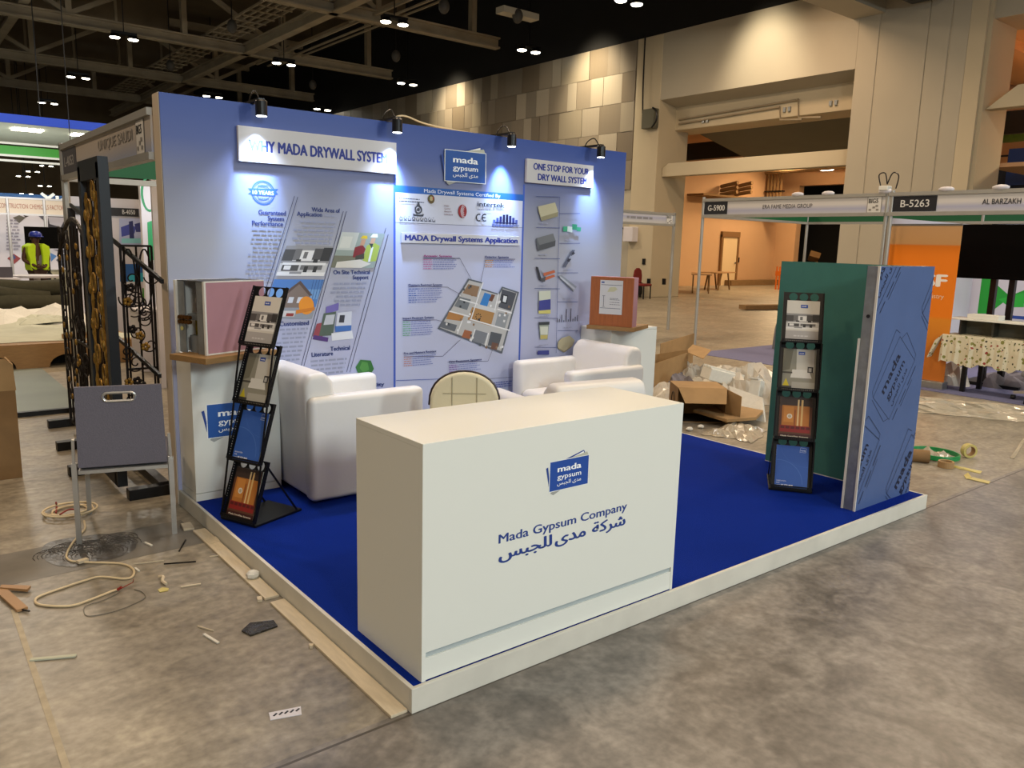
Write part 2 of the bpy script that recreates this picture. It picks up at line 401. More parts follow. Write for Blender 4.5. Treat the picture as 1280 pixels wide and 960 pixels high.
M = dict(
    white=mat('white_laminate', '#dfdfd6', .35, bump=.02, scale=90), counter=mat('matt_white_paint', '#e0e2da', .42, bump=.015, scale=140),
    edge=mat('worn_white_fascia', '#d5d2c6', .5, var=.10, scale=5), carpet=mat('blue_carpet', '#052888', .95, var=.18, scale=220, bump=.4),
    leather=mat('white_leather', '#dedbd6', .42, bump=.10, scale=14, bscale=9), cream=mat('cream_leather', '#d9cfae', .45, bump=.06, scale=60),
    black=mat('black_plastic', '#0c0c0d', .4, bump=.02, scale=50), blackmetal=mat('black_powdercoat', '#101012', .38, .3, bump=.03, scale=120),
    alu=mat('brushed_aluminium', '#a9a8a4', .35, .85, var=.08, scale=30), aludull=mat('anodised_profile', '#a8a69f', .45, .35, var=.06, scale=10),
    chrome=mat('chrome', '#c9c9cb', .15, 1, bump=.01, scale=5), felt=mat('grey_felt', '#6b6770', .95, var=.12, scale=150, bump=.2),
    silver=mat('silver_painted_steel', '#b3b1ac', .3, .6, var=.05, scale=20), card=mat('corrugated_cardboard', '#a38358', .85, var=.12, scale=8, bump=.1),
    carddark=mat('brown_cardboard', '#84653f', .85, var=.15, scale=7, bump=.1), foam=mat('polystyrene_foam', '#d8d6cc', .8, var=.06, scale=30, bump=.15, bscale=120),
    plastic=mat('crumpled_plastic_film', '#cfc9bd', .28, var=.12, scale=9, bump=.3, trans=.25), wrap=mat('clear_floor_film', '#cfc4ae', .2, var=.12, scale=9, bump=.4, trans=.35),
    wood=mat('cherry_wood', '#9c5a30', .45, var=.18, scale=3, stretch=(30, 30, 2), bump=.02), ply=mat('plywood', '#8f6d40', .6, var=.15, scale=4, stretch=(3, 20, 20)),
    batten=mat('pale_timber', '#cdbfa4', .7, var=.12, scale=5, stretch=(12, 2, 12)), pinkb=mat('pink_gypsum_board', '#a87c85', .85, var=.05, scale=9),
    greenb=mat('green_gypsum_board', '#3d7568', .85, var=.07, scale=7), blueb=mat('blue_gypsum_board', '#4c6290', .5, var=.08, scale=4), gyp=mat('gypsum_core', '#d3cfc6', .9, var=.05, scale=20),
    zinc=mat('galvanised_steel', '#9a9d9d', .42, .7, var=.2, scale=14), wool=mat('yellow_mineral_wool', '#8d7b25', 1, var=.35, scale=20, bump=.5),
    brownwool=mat('brown_insulation', '#6b4a20', 1, var=.3, scale=30, bump=.5), iron=mat('wrought_iron', '#1c1512', .5, .6, var=.3, scale=30),
    gold=mat('patinated_gold_leaf', '#a07a30', .42, .55, var=.5, scale=26, bump=.3), truss=mat('dusty_steel_beam', '#93866f', .7, var=.2, scale=1.5),
    roofblack=mat('black_roof_deck', '#060606', .9, var=.2, scale=1), duct=mat('brown_duct_cladding', '#665843', .8, var=.25, scale=.8),
    cream_wall=mat('cream_plaster', '#a8a190', .8, var=.06, scale=.6, bump=.02, bscale=8), cream_light=mat('pale_and_lit_cream', '#b8ac92', .8, var=.05, scale=.8),
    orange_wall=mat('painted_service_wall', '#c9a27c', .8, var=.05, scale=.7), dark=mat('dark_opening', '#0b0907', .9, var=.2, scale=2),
    greywall=mat('grey_soffit_paint', '#5f5e50', .8, var=.1, scale=.8), red=mat('red_chair_fabric', '#6d120e', .85, var=.15, scale=60),
    tabletop=mat('table_laminate', '#a07a50', .5, var=.08, scale=5), cable=mat('cream_cable_sheath', '#cdbb97', .5, bump=.02, scale=60),
    redw=mat('red_wire', '#8a2418', .5, bump=.01, scale=60), tape=mat('yellow_tape', '#c2b46a', .4, var=.1, scale=40), green=mat('green_strap', '#1b8a48', .35, bump=.02, scale=30),
    grcarpet=mat('blue_grey_carpet', '#6e6f92', .95, var=.15, scale=90, bump=.3), screen=mat('dark_tv_screen', '#020202', .6, bump=.002, scale=2),
    lamp=mat('lamp_face', '#fff4dc', .5, emit=22), spotface=mat('spot_face', '#f4f8ff', .5, emit=14), panel=mat('white_booth_panel', '#cfccd2', .5, var=.03, scale=3),
    skin=mat('brown_skin', '#4a2c1c', .6, var=.08, scale=30), hivis=mat('hi_vis_yellow', '#b9e010', .7, var=.06, scale=20), greysh=mat('grey_shirt', '#77737a', .9, var=.1, scale=30),
    trousers=mat('dark_trousers', '#3c2a22', .9, var=.1, scale=30), helmet=mat('blue_helmet', '#27389a', .3, bump=.01, scale=20), olive=mat('olive_carpet_roll', '#3b3a2a', .95, var=.2, scale=12, bump=.3),
    paper=mat('pale_protection_sheet', '#b9bba6', .7, var=.12, scale=3, bump=.15), glassgreen=mat('grey_green_board', '#6f7a72', .4, var=.1, scale=3),
)
FLOOR = floor_mat()
# ================================================================== THE HALL
def struct(mb, name, m, **k): return tag(mb.build(name, m, **k), kind='structure')
struct(MB().box(-25, -12, -.1, 45, 62, 0), 'floor', FLOOR)
struct(MB().box(-25, -12, 12.4, 18.2, 62, 12.6), 'ceiling', M['duct'])
tag(MB().box(18.2, -12, 12.0, 24, 62, 12.6).build('ceiling', M['roofblack']), kind='structure')
struct(MB().box(-25, 61, 0, 22, 61.4, 12.4), 'wall_far', mat('far_hall_wall', '#6a5a42', .85, var=.3, scale=.5))

WX = 19.2
# right wall of the hall, portal one between y 9.4 and 16.1, portal two beyond y 6.3
wall = MB()
wall.box(WX, 17.2, 0, WX+.5, 61, 8.5)                       # plain wall carrying the tiles
struct(wall, 'wall_right', M['cream_wall'])
struct(MB().box(WX-.02, 16.1, 0, WX+1.5, 17.2, 8.5), 'wall_right_pilaster', M['cream_light'], bevel=.02)
struct(MB().box(WX+.02, -12, 8.5, WX+.6, 61, 12.4), 'wall_right_upper', M['roofblack'])
w = MB().box(WX, 9.42, 6.44, WX+1, 16.1, 8.5)
w.prism([(WX+1.0, 6.44), (WX, 6.44), (WX+.8, 6.29), (WX+.85, 6.29)], 'y', 9.42, 16.1)
struct(w, 'wall_right_lintel', M['cream_wall'])
struct(MB().box(WX+.8, 9.42, 5.56, WX+2, 16.6, 6.5), 'wall_right_beam', M['cream_light'], bevel=.02)
col_ = MB()
for a, b in ((9.42, 8.86), (8.83, 7.62), (7.60, 7.10), (7.07, 6.66)):
    col_.box(WX, b, 0, WX+1.5, a, 8.5)
col_.box(WX+.02, 6.66, 0, WX+1.4, 9.42, 8.5)
struct(col_, 'wall_right_column', M['cream_wall'], bevel=.012)
struct(MB().box(WX+.0, 6.28, 0, WX+.3, 6.655, 8.5).box(WX+.12, 6.2, 0, WX+1.5, 6.5, 8.5), 'wall_right_column_edge', M['cream_light'])  # paler plaster puts the light on this edge face into its colour
struct(MB().box(WX+.2, -3, 7.1, WX+1.6, 6.26, 8.5), 'wall_right_lintel', M['cream_wall'])
# sloped soffits and white drop beams of the portals
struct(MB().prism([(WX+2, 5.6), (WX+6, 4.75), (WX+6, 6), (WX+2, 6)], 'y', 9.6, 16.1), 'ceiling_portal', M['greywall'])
struct(MB().box(WX+5.9, 6.5, 5.25, WX+6.1, 21, 5.9), 'trim_gap_shade', mat('gap_shade', '#2a2620', .8))  # dark strip coloured as the shaded gap above the drop beam
def dropbeam(y0, y1):
    return MB().prism([(y0, 4.02), (y1, 4.02), (y1, 4.30), (y1-.25, 4.44), (y0+.02, 4.44)], 'x', WX+.25, WX+.6)
tag(dropbeam(9.42, 16.08).build('drop_beam', M['cream_light'], bevel=.01), 'white beam hung across the first portal, orange room behind it', 'beam')
zb = at(1216, 139, 'x', WX+.3).z
tag(MB().prism([(-2, zb), (6.2, zb), (5.55, zb+.48), (-2, zb+.55)], 'x', WX+.25, WX+.6).build('drop_beam', M['cream_light'], bevel=.01), 'white beam across the second portal at the right edge, bevelled end', 'beam')
# the service room behind
struct(MB().box(20.7, 21.2, 0, 34.4, 21.5, 7.7), 'wall_service_left', M['orange_wall'])
struct(MB().box(34, 20.1, 0, 34.4, 21.2, 7.7).box(34, -6, 4.8, 34.4, 20.1, 7.7).box(34, -6, 0, 34.4, 17.2, 4.8), 'wall_service_back', M['orange_wall'])
struct(MB().box(38, 14, 0, 38.3, 23, 6), 'wall_service_far', M['dark'])
struct(MB().box(20.7, -6, 7.6, 38, 21.5, 7.9), 'ceiling_service', M['orange_wall'])
pz = [at(918, v, 'y', 21.2) for v in (295, 356)]
dx0, dx1 = at(900, 330, 'y', 21.2).x, at(918, 330, 'y', 21.2).x
d = MB().box(dx0, 21.12, 0, dx1, 21.2, 2.25).build('door_1', mat('service_door', '#dcc29a', .5)); tag(d, kind='structure')
MB().box(dx0-.12, 21.08, 0, dx0, 21.2, 2.35).box(dx1, 21.08, 0, dx1+.12, 21.2, 2.35).box(dx0-.12, 21.06, 2.25, dx1+.12, 21.2, 2.5).build('door_frame', mat('brown_frame', '#7d5a34', .7), d)
MB().ball((dx1-.12, 21.08, 1.05), .05).build('door_handle', M['chrome'], d)
for x, y, z, e in ((27, 15, 5.6, 560), (23.5, 12, 5.6, 900), (31, 18.5, 5.6, 300), (25, 4, 5.6, 500)):
    light('AREA', 'service_lamp_light', (x, y, z), e*1.25, (1, .70, .38), 1.2)
t = thing('bay_lamp', 'round lit lamp under the orange service room ceiling', 'lamp', (27.5, 13.8, 5.52))
lp = at(1032, 211, 'z', 5.25); t.location = lp
MB().bar((0, 0, .3), (0, 0, 2.05), .03).lathe([(.08, .35), (.1, .3), (.2, .25), (.45, .02), (.45, 0)], 16).build('shade', M['alu'], t)
MB().lathe([(.02, .0), (.42, .0), (.3, -.06), (.02, -.08)], 16).build('lamp_face', M['lamp'], t)
# joists seen under that ceiling
for i in range(7):
    tag(MB().box(20.9, 5+2.4*i, 7.35, 34, 5.3+2.4*i, 7.6).build('ceiling_joist', M['orange_wall']), kind='structure')

# acoustic tiles on the right wall
tones = ['#8c8371', '#756b5b', '#6d6251', '#9a9180', '#827868', '#938a7a', '#7a7264']
tm = []
for i, c in enumerate(tones):
    tm.append(mat('wall_tile_%s' % 'abcdefg'[i], c, .42, var=.16, scale=3, stretch=(1, 26, .05)))
bx = [MB().box(-.03, 0, 0, 0, 1, 1).build('wall_panel', m) for m in tm]
for b in bx: COL.objects.unlink(b)
wr = bpy.data.objects['wall_right']
for r in range(5):
    y = 17.22; z0 = 3.63+r*.974; k = 0
    rr = random.Random(40+r)
    while y < 50:
        wdt = rr.choice((.62, .9, 1.05, .75, .5)) if y < 34 else rr.choice((1.2, .8))
        o = rr.choice(bx).copy(); COL.objects.link(o); o.parent = wr; o.name = 'wall_panel'
        o.location = (WX - rr.choice((0, .008, .016)), y, z0); o.scale = (1, wdt-.012, .962); y += wdt

# ---- lamps of the hall
def hall_lamp():
    t = thing('hall_light', 'pair', 'ceiling light', (0, 0, 0), group='twin hall lights under the roof')
    b = MB().box(-.42, -.14, .12, .42, .14, .2).bar((0, 0, .2), (0, 0, 3.78), .03); b.build('hanger', M['blackmetal'], t)
    for s in (-1, 1):
        h = MB().lathe([(.05, .16), (.14, .12), (.19, .02), (.19, 0)], 10, (s*.3, 0, 0)).build('housing', M['blackmetal'], t)
        MB().lathe([(.01, -.003), (.175, -.003), (.15, -.03), (.01, -.05)], 10, (s*.3, 0, 0)).build('lamp_face', M['lamp'], h)
    return t
pos = [('above the tile wall', 661, 64), ('right of the tall truss end', 493, 29), ('second from the portal', 509, 105), ('left of the blue stand corner', 155, 48), ('over the first sign board', 355, 80),
       ('low above the stand, centre left', 266, 121), ('lowest above the blue stand edge', 403, 137), ('on the left, second truss', 98, 97), ('far left, third truss', 60, 129), ('at the top edge above the portal', 786, 3)]
h0 = None
for i, (s, u, v) in enumerate(pos):
    p = at(u, v, 'z', 8.6); o = h0 = (h0 or hall_lamp()) if i == 0 else dup(h0)
    if i: o.name = 'hall_light'
    h0 = h0 if i else o
    o.location = p; o.rotation_euler.z = -.1; o['label'] = 'twin square hall lights, pair ' + s
for i, (u, v) in enumerate(((20, 190), (58, 208), (41, 215), (29, 221), (56, 233), (33, 243))):
    p = at(u, v, 'y', 57); t = thing('hall_light', 'tiny twin light deep in the dark hall, ' + ('just below the green band', 'right and below the green band', 'between the upper right and the left one', 'left of the middle', 'right one above the blue header', 'lowest, just over the blue header')[i], 'ceiling light', p, group='tiny lights deep in the hall')
    MB().box(-.02, -.02, .1, .02, .02, 12.38-p.z).box(-.4, -.05, .05, .4, .05, .1).build('hanger', M['blackmetal'], t)
    for s_ in (-1, 1): MB().lathe([(.02, 0), (.13, 0), (.1, .04), (.02, .05)], 8, (s_*.26, 0, 0)).build('lamp_face', M['lamp'], t)
# spots washing the right wall
for u, v, e in ((712, 70, 1500), (538, 108, 1500), (925, 20, 1900)):
    p = at(u, v, 'x', WX-1.3)
    light('SPOT', 'wall_wash_light', (WX-2.0, p.y, 9.4), e*(.62 if u > 800 else 1.6), (1, .83, .58), .35, (WX, p.y, 6.7 if u > 800 else 7.0), 62 if u > 800 else 74, 1)

# ---- trusses
def truss(y, x0, x1, top=2.6, s=4.0):
    t = thing('roof_truss', '', 'roof truss', (x1, y, 9.0), group='steel trusses under the hall roof')
    L = x0-x1
    MB().box(L, -.16, 0, 0, .16, .06).box(L, -.03, .06, 0, .03, .34).box(L, -.16, .34, 0, .16, .40).build('bottom_chord', M['truss'], t)
    MB().box(L, -.15, top, -.6, .15, top+.3).build('top_chord', M['truss'], t)
    x = -1.2; k = 0
    while x > L+s:
        MB().bar((x, 0, .38), (x, 0, top), .26, .2).build('web_post', M['truss'], t)
        a, b = ((x, x-s) if k % 2 else (x-s, x)); MB().bar((a, 0, .4), (b, 0, top), .2, .16).build('web_diagonal', M['truss'], t)
        x -= s; k += 1
    return t
for y, lb in ((23.4, 'nearest brown steel truss, ending above the middle of the blue stand'), (31.5, 'second brown steel truss, ending left of the tile wall'),
              (39.9, 'third brown steel truss from the front, under the roof at left'), (47.7, 'farthest brown steel truss, just above the far stands')):
    truss(y, -18, 18, 2.6)['label'] = lb
# beams running the other way with cable trays
for x, z, lb in ((11.2, 9.0, 'long brown beam crossing below the trusses towards the far hall'), (3.4, 9.45, 'long brown beam at upper left crossing the trusses')):
    t = thing('roof_beam', lb, 'roof beam', (x, 15, z))
    MB().box(-.16, 0, 0, .16, 40, .06).box(-.03, 0, .06, .03, 40, .34).box(-.16, 0, .34, .16, 40, .4).build('girder', M['truss'], t)
t = thing('cable_tray', 'bundle of thin dark rails and cables hung beside the crossing beam', 'cable tray', (9.6, 15, 9.5))
for k in range(5): MB().box(k*.28, 0, 0, k*.28+.05, 36, .07).build('rail', M['truss'], t)
b = MB()
for k in range(45): b.box(0, .4+k*.8, -.04, 1.2, .46+k*.8, 0)
b.build('rung', M['truss'], t)['kind'] = 'stuff'
t = thing('lighting_rail', 'thin pale rail crossing at the top of the picture', 'rail', (12.6, 14, 9.2))
MB().box(0, 0, 0, .08, 20, .08).box(.5, 0, 0, .56, 20, .06).box(1.0, 0, .1, 1.05, 20, .16).build('track', M['truss'], t)
for i, (x, y, z, w_, h_, lb) in enumerate(((-4, 26, 9.9, 13, 1.9, 'large brown duct between the first two trusses at top left'), (-6, 34, 10.0, 15, 1.7, 'brown duct behind the second truss'),
        (-8, 42.5, 10.0, 20, 1.5, 'long brown duct behind the third truss'), (11.6, 27, 10.4, 4.5, 1.3, 'short brown duct above the sign boards'), (4.5, 20, 10.6, 9, 1.4, 'brown duct crossing above the first truss'))):
    t = thing('air_duct', lb, 'duct', (x, y, z))
    MB().box(0, 0, 0, w_, 1.8, h_).build('duct_body', M['duct'], t, bevel=.05)
    for k in range(int(w_/2)): MB().box(k*2+.9, -.04, -.04, k*2+1.0, 1.84, h_+.04).build('flange', M['truss'], t)
for i, (u, v, zz) in enumerate(((290, 33, 8.6), (213, 82, 8.5), (391, 106, 8.6), (495, 70, 8.6), (647, 20, 8.6), (555, 8, 8.7))):
    p = at(u, v, 'z', zz); t = thing('hanging_speaker', 'round grey speaker hung from the dark roof, ' + ('above the first spotlight, high', 'left of the blue wall corner', 'above the first sign board end', 'between two twin lights at centre', 'high above the middle, near the top edge', 'near the top edge left of centre')[i], 'speaker', p)
    MB().ball((0, 0, 0), (.17, .17, .22), 12, 8).build('body', mat('grey_speaker', '#3e3b36', .6, var=.1), t, smooth=True)
    MB().bar((0, 0, .2), (0, 0, 3.6), .03).build('cord', M['blackmetal'], t)
for i, (u, v, lb) in enumerate(((1142, 6, 'black duct end at the top of the tall column'),)):
    p = at(1127, 6, 'x', 17.2); tag(MB().box(16.8, 7.15, 7.66, 18.9, 7.95, 8.4).build('black_duct', M['blackmetal'], bevel=.03), lb, 'duct')
p = at(1102, 17, 'x', WX)
struct(MB().box(12.5, p.y-.1, p.z, WX, p.y+.75, p.z+.9), 'trim_2', M['cream_wall'])
struct(MB().box(14.2, 18.1, 8.62, 15.6, 18.5, 8.8), 'trim_3', M['cream_wall'])

# electric box, conduit and hooks on the portal
t = thing('electric_box', 'small grey electric box with cables on the pilaster beside the portal', 'electric box', (WX-.14, 16.35, 5.55))
MB().box(-.12, -.25, 0, .1, .3, .62).build('box_body', M['greywall'], t, bevel=.02)
MB().tube(smoothpath([(-.1, .28, .5), (-.1, .33, 1.5), (-.08, .36, 3.0)]), .025).build('cable', M['blackmetal'], t)
MB().tube(smoothpath([(-.15, -.2, .62), (-.2, -.4, .5), (-.2, -.42, .2), (-.15, -.2, 0)]), .03).build('cable', M['blackmetal'], t)
t = thing('conduit', 'two thin pipes running along the portal beam and turning down', 'pipe', (WX+.75, 15.9, 5.75))
for k in (0, 1): MB().tube([(0, 0, k*.14), (0, -3.8-k*.6, k*.14+.12), (0, -3.85-k*.6, -.25), (-.05, -4.6-k*.6, -.32)], .03).build('pipe', M['truss'], t)
for i, (u, v) in enumerate(((882, 151), (984, 137), (1042, 129))):
    p = at(u, v, 'x', WX+.78)
    tag(MB().box(p.x-.04, p.y-.12, p.z-.06, p.x+.02, p.y-.04, p.z+.07).box(p.x-.04, p.y+.04, p.z-.06, p.x+.02, p.y+.12, p.z+.07).build('wall_bracket', M['zinc']), 'small metal double bracket on the portal beam, ' + ('left one', 'middle one', 'right one')[i], 'bracket', 'brackets on the portal beam')
# pipes and junk in the service room
t = thing('pipe_cluster', 'cluster of brown vertical pipes on the orange room wall', 'pipes', at(968, 240, 'y', 20.6))
for k in range(5): MB().tube([(0, -.35+k*.18, -1.2), (0, -.35+k*.18, 1.6)], .06).build('pipe', M['carddark'], t)
for k in range(3): MB().box(-.1, -.5, -.9+k*.9, .1, .5, -.84+k*.9).build('clamp', M['blackmetal'], t)
struct(MB().box(27, 20.3, 3.98, 33.8, 21.2, 4.06), 'trim_6', M['carddark'])
t = thing('tube_run', 'dark ducts crossing under the service room ceiling', 'pipes', (30, 12, 5.2))
for k in range(3): MB().tube([(0, 0, k*.2), (1+k, 8, k*.2)], .1).build('pipe', M['carddark'], t)
for i, (u, lb) in enumerate(((912, 'brown pipe bundle on the shelf above the left end of the fascia'), (930, 'second pipe bundle on the shelf in the orange room'))):
    p = at(u, 243, 'y', 20.6); t = thing('pipe_bundle', lb, 'pipes', p)
    for k in range(3): MB().tube([(0, .5, k*.18), (0, -.4, k*.2+.1)], .09, 6).build('pipe', M['carddark'], t)
# right portal contents
t = thing('service_gantry', 'brown steel gantry with pipes behind the second portal', 'gantry', (27, 7.3, 0))
for k in range(3): MB().box(0, -1.6*k-.1, 0, .2, -1.6*k+.1, 5.4).build('post', M['truss'], t)
for z in (4.9, 4.35, 3.6): MB().box(0, -4, z, .2, .6, z+.14).build('beam', M['truss'], t)
for k in range(4): MB().tube([(-.2, .3-.5*k, 4.3), (-.2, .25-.5*k, 5.5)], .08).build('pipe', M['orange_wall'], t)
p0 = at(1262, 168, 'x', 26.5)
tag(MB().ball(p0, (.4, 1.2, .25), 12, 6).build('green_tarp', mat('green_tarp', '#4a6a1c', .8, var=.3, scale=8), smooth=True), 'green tarpaulin heap on the gantry at upper right', 'tarpaulin')
a = at(1232, 232, 'x', 24); b_ = at(1280, 190, 'x', 24)
t = thing('stacked_barriers', 'dark blue containers with rails behind the second portal', 'container', (24, b_.y-1, 0))
MB().box(0, -1.5, 1.5, 1.2, a.y-b_.y+1, b_.z-.35).build('container', mat('navy_plastic', '#141a2c', .6, var=.3, scale=4), t)
MB().box(-.1, -1.0, b_.z-.9, .2, 1.35, b_.z+.1).build('blue_box', mat('blue_plastic', '#1c3a78', .5), t)
for k in range(4): MB().bar((-.05, 2.6-k*.42, b_.z-.9), (-.05, 2.6-k*.42, b_.z-.08), .05).build('rail_post', M['blackmetal'], t)
MB().bar((-.05, .8, b_.z-.08), (-.05, 2.7, b_.z-.08), .05).build('rail', M['blackmetal'], t)
struct(MB().box(21, 0, 3.9, 27, 6.6, 4.0), 'floor_gallery', M['orange_wall'])

# folding tables and bits in the service room
def folding_table(p, rz, lb, w=2.2):
    t = thing('folding_table', lb, 'table', p, rz)
    MB().box(-w/2, -.38, .70, w/2, .38, .74).build('table_top', M['tabletop'], t, bevel=.005)
    for sx in (-1, 1):
        for sy in (-1, 1): MB().bar((sx*(w/2-.35), sy*.3, 0), (sx*(w/2-.6), sy*.3, .7), .05).build('leg', M['carddark'], t)
    return t
p = at(872, 372, 'z', 0)
folding_table((23.8, 17.6, 0), 1.35-math.pi/2+.9, 'brown folding table standing in the orange-lit service room', 2.3)
folding_table((26.3, 18.7, 0), .2, 'second low folding table behind the first in the service room', 1.8)
t = thing('fallen_plank', 'dark plank lying on the orange-lit concrete', 'plank', at(962, 386, 'z', .02), -.25)
MB().box(-1.0, -.15, 0, 1.0, .15, .12).build('plank', M['carddark'], t)
struct(MB().box(30, 20.7, 0, 34, 21.1, .25), 'baseboard_service', M['carddark'])
p = at(973, 362, 'z', 0); t = thing('orange_barrier', 'small orange barrier beside the green board top', 'barrier', p)
for k in range(3): MB().bar((0, -.15+.15*k, 0), (0, -.15+.15*k, 1.0), .05).build('post', mat('orange_plastic', '#c8641a', .5), t)
MB().box(-.03, -.2, .6, .03, .2, .8).build('board', mat('orange_plastic', '#c8641a'), t)
# brick-coloured scraps inside dark opening
t = thing('scrap_heap', 'heap of dark scrap in the black opening of the service room', 'scrap', (34.4, 18.6, 0)); 
for k in range(14):
    MB().ob((.6+random.random(), random.uniform(-1.4, 1.4), .2+random.random()*1.5), (.6, .5, .3), (random.random(), random.random(), random.random())).build('scrap_piece', M['carddark'], t)

# banquet chair by the wall
def red_chair(p, rz):
    t = thing('banquet_chair', 'red banquet chair standing alone by the hall wall', 'chair', p, rz)
    MB().box(-.22, -.22, .42, .22, .22, .50).build('seat', M['red'], t, bevel=.03)
    b = MB(); o = [(-.2, .50), (.2, .50), (.22, .75), (.17, .93), (.06, 1.0), (-.06, 1.0), (-.17, .93), (-.22, .75)]
    b.prism(o, 'y', .20, .26).build('backrest', M['red'], t, bevel=.015)
    for sx in (-1, 1):
        MB().bar((sx*.19, -.18, 0), (sx*.19, -.18, .44), .03).build('leg', M['blackmetal'], t)
        MB().bar((sx*.19, .32, 0), (sx*.19, .2, .46), .03).build('leg', M['blackmetal'], t)
    return t
red_chair((18.45, 15.75, 0), -.55+math.pi/2-.9)
p = at(800, 372, 'z', 0); t = thing('low_crate', 'dark low crate on the floor beside the red chair', 'crate', (18.75, 15.9+.9, 0))
MB().box(-.3, -.5, .1, .3, .5, .5).build('crate_body', M['blackmetal'], t, bevel=.02)
for sx in (-.25, .25):
    for sy in (-.45, .45): MB().bar((sx, sy, 0), (sx, sy, .12), .04).build('leg', M['blackmetal'], t)
# wall fittings
for i, (u, v, z_, lb) in enumerate(((805, 327, 0, 'small dark wall switch on the pale wall above the red chair'), (811, 352, 0, 'small dark socket on the wall behind the red chair'), (830, 352, 0, 'dark socket on the reveal right of the red chair'), (922, 325, 1, 'small dark switch beside the service room door'))):
    if z_: p = at(u, v, 'y', 21.2); tag(MB().box(p.x-.08, 21.15, p.z-.12, p.x+.08, 21.2, p.z+.12).build('wall_switch', M['blackmetal']), lb, 'switch')
    else: p = at(u, v, 'x', WX-.03); tag(MB().box(p.x-.03, p.y-.06, p.z-.1, WX, p.y+.06, p.z+.1).build('wall_switch', M['blackmetal']), lb, 'switch')
p = at(792, 293, 'x', WX); t = thing('wall_unit', 'white wall mounted unit with pipe above the red chair', 'wall unit', (WX-.2, p.y, p.z))
MB().box(-.1, -.22, -.25, .2, .22, .25).build('unit_body', M['panel'], t, bevel=.02); MB().bar((0, .3, .2), (0, 1.6, .2), .06).build('pipe', M['blackmetal'], t)

# ================================================================== SHELL SCHEME STANDS
FG = grad_mat('fascia_print', [(0, '#c4c2c0'), (.35, '#a9acc4'), (.6, '#cfccca'), (1, '#c9c6c2')], 2.2, 2.43)
FGW = grad_mat('fascia_print_warm', [(0, '#9aa0b4'), (.4, '#b5ada6'), (1, '#b8ac9c')], 2.2, 2.43)
def fascia(t, a, b, z0, z1, m=None, th=.04):
    """fascia board between two floor points: rails above and below, printed board between"""
    a = Vector(a); b = Vector(b); A = lambda p, z: (p[0], p[1], z)
    MB().bar(A(a, z1-.02), A(b, z1-.02), th+.02, .045).build('top_rail', M['aludull'], t, world=True)
    MB().bar(A(a, z0+.02), A(b, z0+.02), th+.02, .045).build('bottom_rail', M['aludull'], t, world=True)
    h = z1-z0-.085; zc = (z0+z1)/2
    MB().bar(A(a, zc), A(b, zc), .02, h).build('fascia_board', m or FG, t, world=True)
def post(t, x, y, z=2.5, w=.045):
    MB().prism([(x-w/2, y-w/4), (x-w/4, y-w/2), (x+w/4, y-w/2), (x+w/2, y-w/4), (x+w/2, y+w/4), (x+w/4, y+w/2), (x-w/4, y+w/2), (x-w/2, y+w/4)], 'z', 0, z).build('post', M['aludull'], t, world=True)

# stand G (x 9..12, y 3..6)
ZB, ZT = 2.18, 2.47
t = thing('shell_stand', 'empty open stand frame with dark number plate G-5900 on its fascia', 'exhibition stand', (9, 6, 0))
fascia(t, (9, 5.97), (9, 3.02), ZB, ZT); post(t, 9, 5.97); post(t, 9, 3); post(t, 12, 5.97)
gb = mat('green_fascia_back', '#0d5a35', .6)
for a, b in (((9.03, 5.97), (12, 5.97)), ((12, 5.97), (12, 3.0))):
    A = Vector(a + (0,)); B = Vector(b + (0,))
    MB().bar((a[0], a[1], 2.33), (b[0], b[1], 2.33), .02, .22).build('green_board', gb, t, world=True)
    MB().bar((a[0], a[1], 2.2), (b[0], b[1], 2.2), .05, .04).bar((a[0], a[1], 2.46), (b[0], b[1], 2.46), .05, .04).build('back_rail', M['aludull'], t, world=True)
A_ = Art((9-.011, 0, 0), (0, -1, 0), (0, 0, 1), base=.003)
def GY(u, v): p = at(u, v, 'x', 9); return -p.y, p.z
A_.rect('#14161f', -5.94, ZB+.05, -5.50, ZT-.05)
A_.text('#d8d8d6', 'G-5900', -5.87, 2.285, .085, .32, bold=.02)
A_.build('number_plate', t); A_ = Art((9-.011, 0, 0), (0, -1, 0), (0, 0, 1), base=.003)
A_.text('#3a3a42', 'ERA FAME MEDIA GROUP', *[GY(954, 261)[0], 2.30], h=.058, w=GY(1016, 257)[0]-GY(954, 261)[0], bold=0)
def big5(A, x, z):
    A.rect('#8f8c86', x, z, x+.20, z+.22); A.rect('#d6d4cf', x+.01, z+.01, x+.19, z+.21)
    A.text('#222222', 'BIG5', x+.02, z+.13, .055, .13, bold=.03)
    for k, (a, b) in enumerate(((.03, .03), (.08, .06), (.13, .03), (.12, .08))): A.rect('#8a8680', x+a, z+b, x+a+.035, z+b+.025)
A_.build('fascia_lettering', t); A_ = Art((9-.011, 0, 0), (0, -1, 0), (0, 0, 1), base=.003)
big5(A_, GY(1085, 250)[0], ZB+.035)
A_.build('show_emblem', t)
struct(MB().box(9, 3, 0, 12, 6, .006), 'floor_carpet', M['grcarpet'])
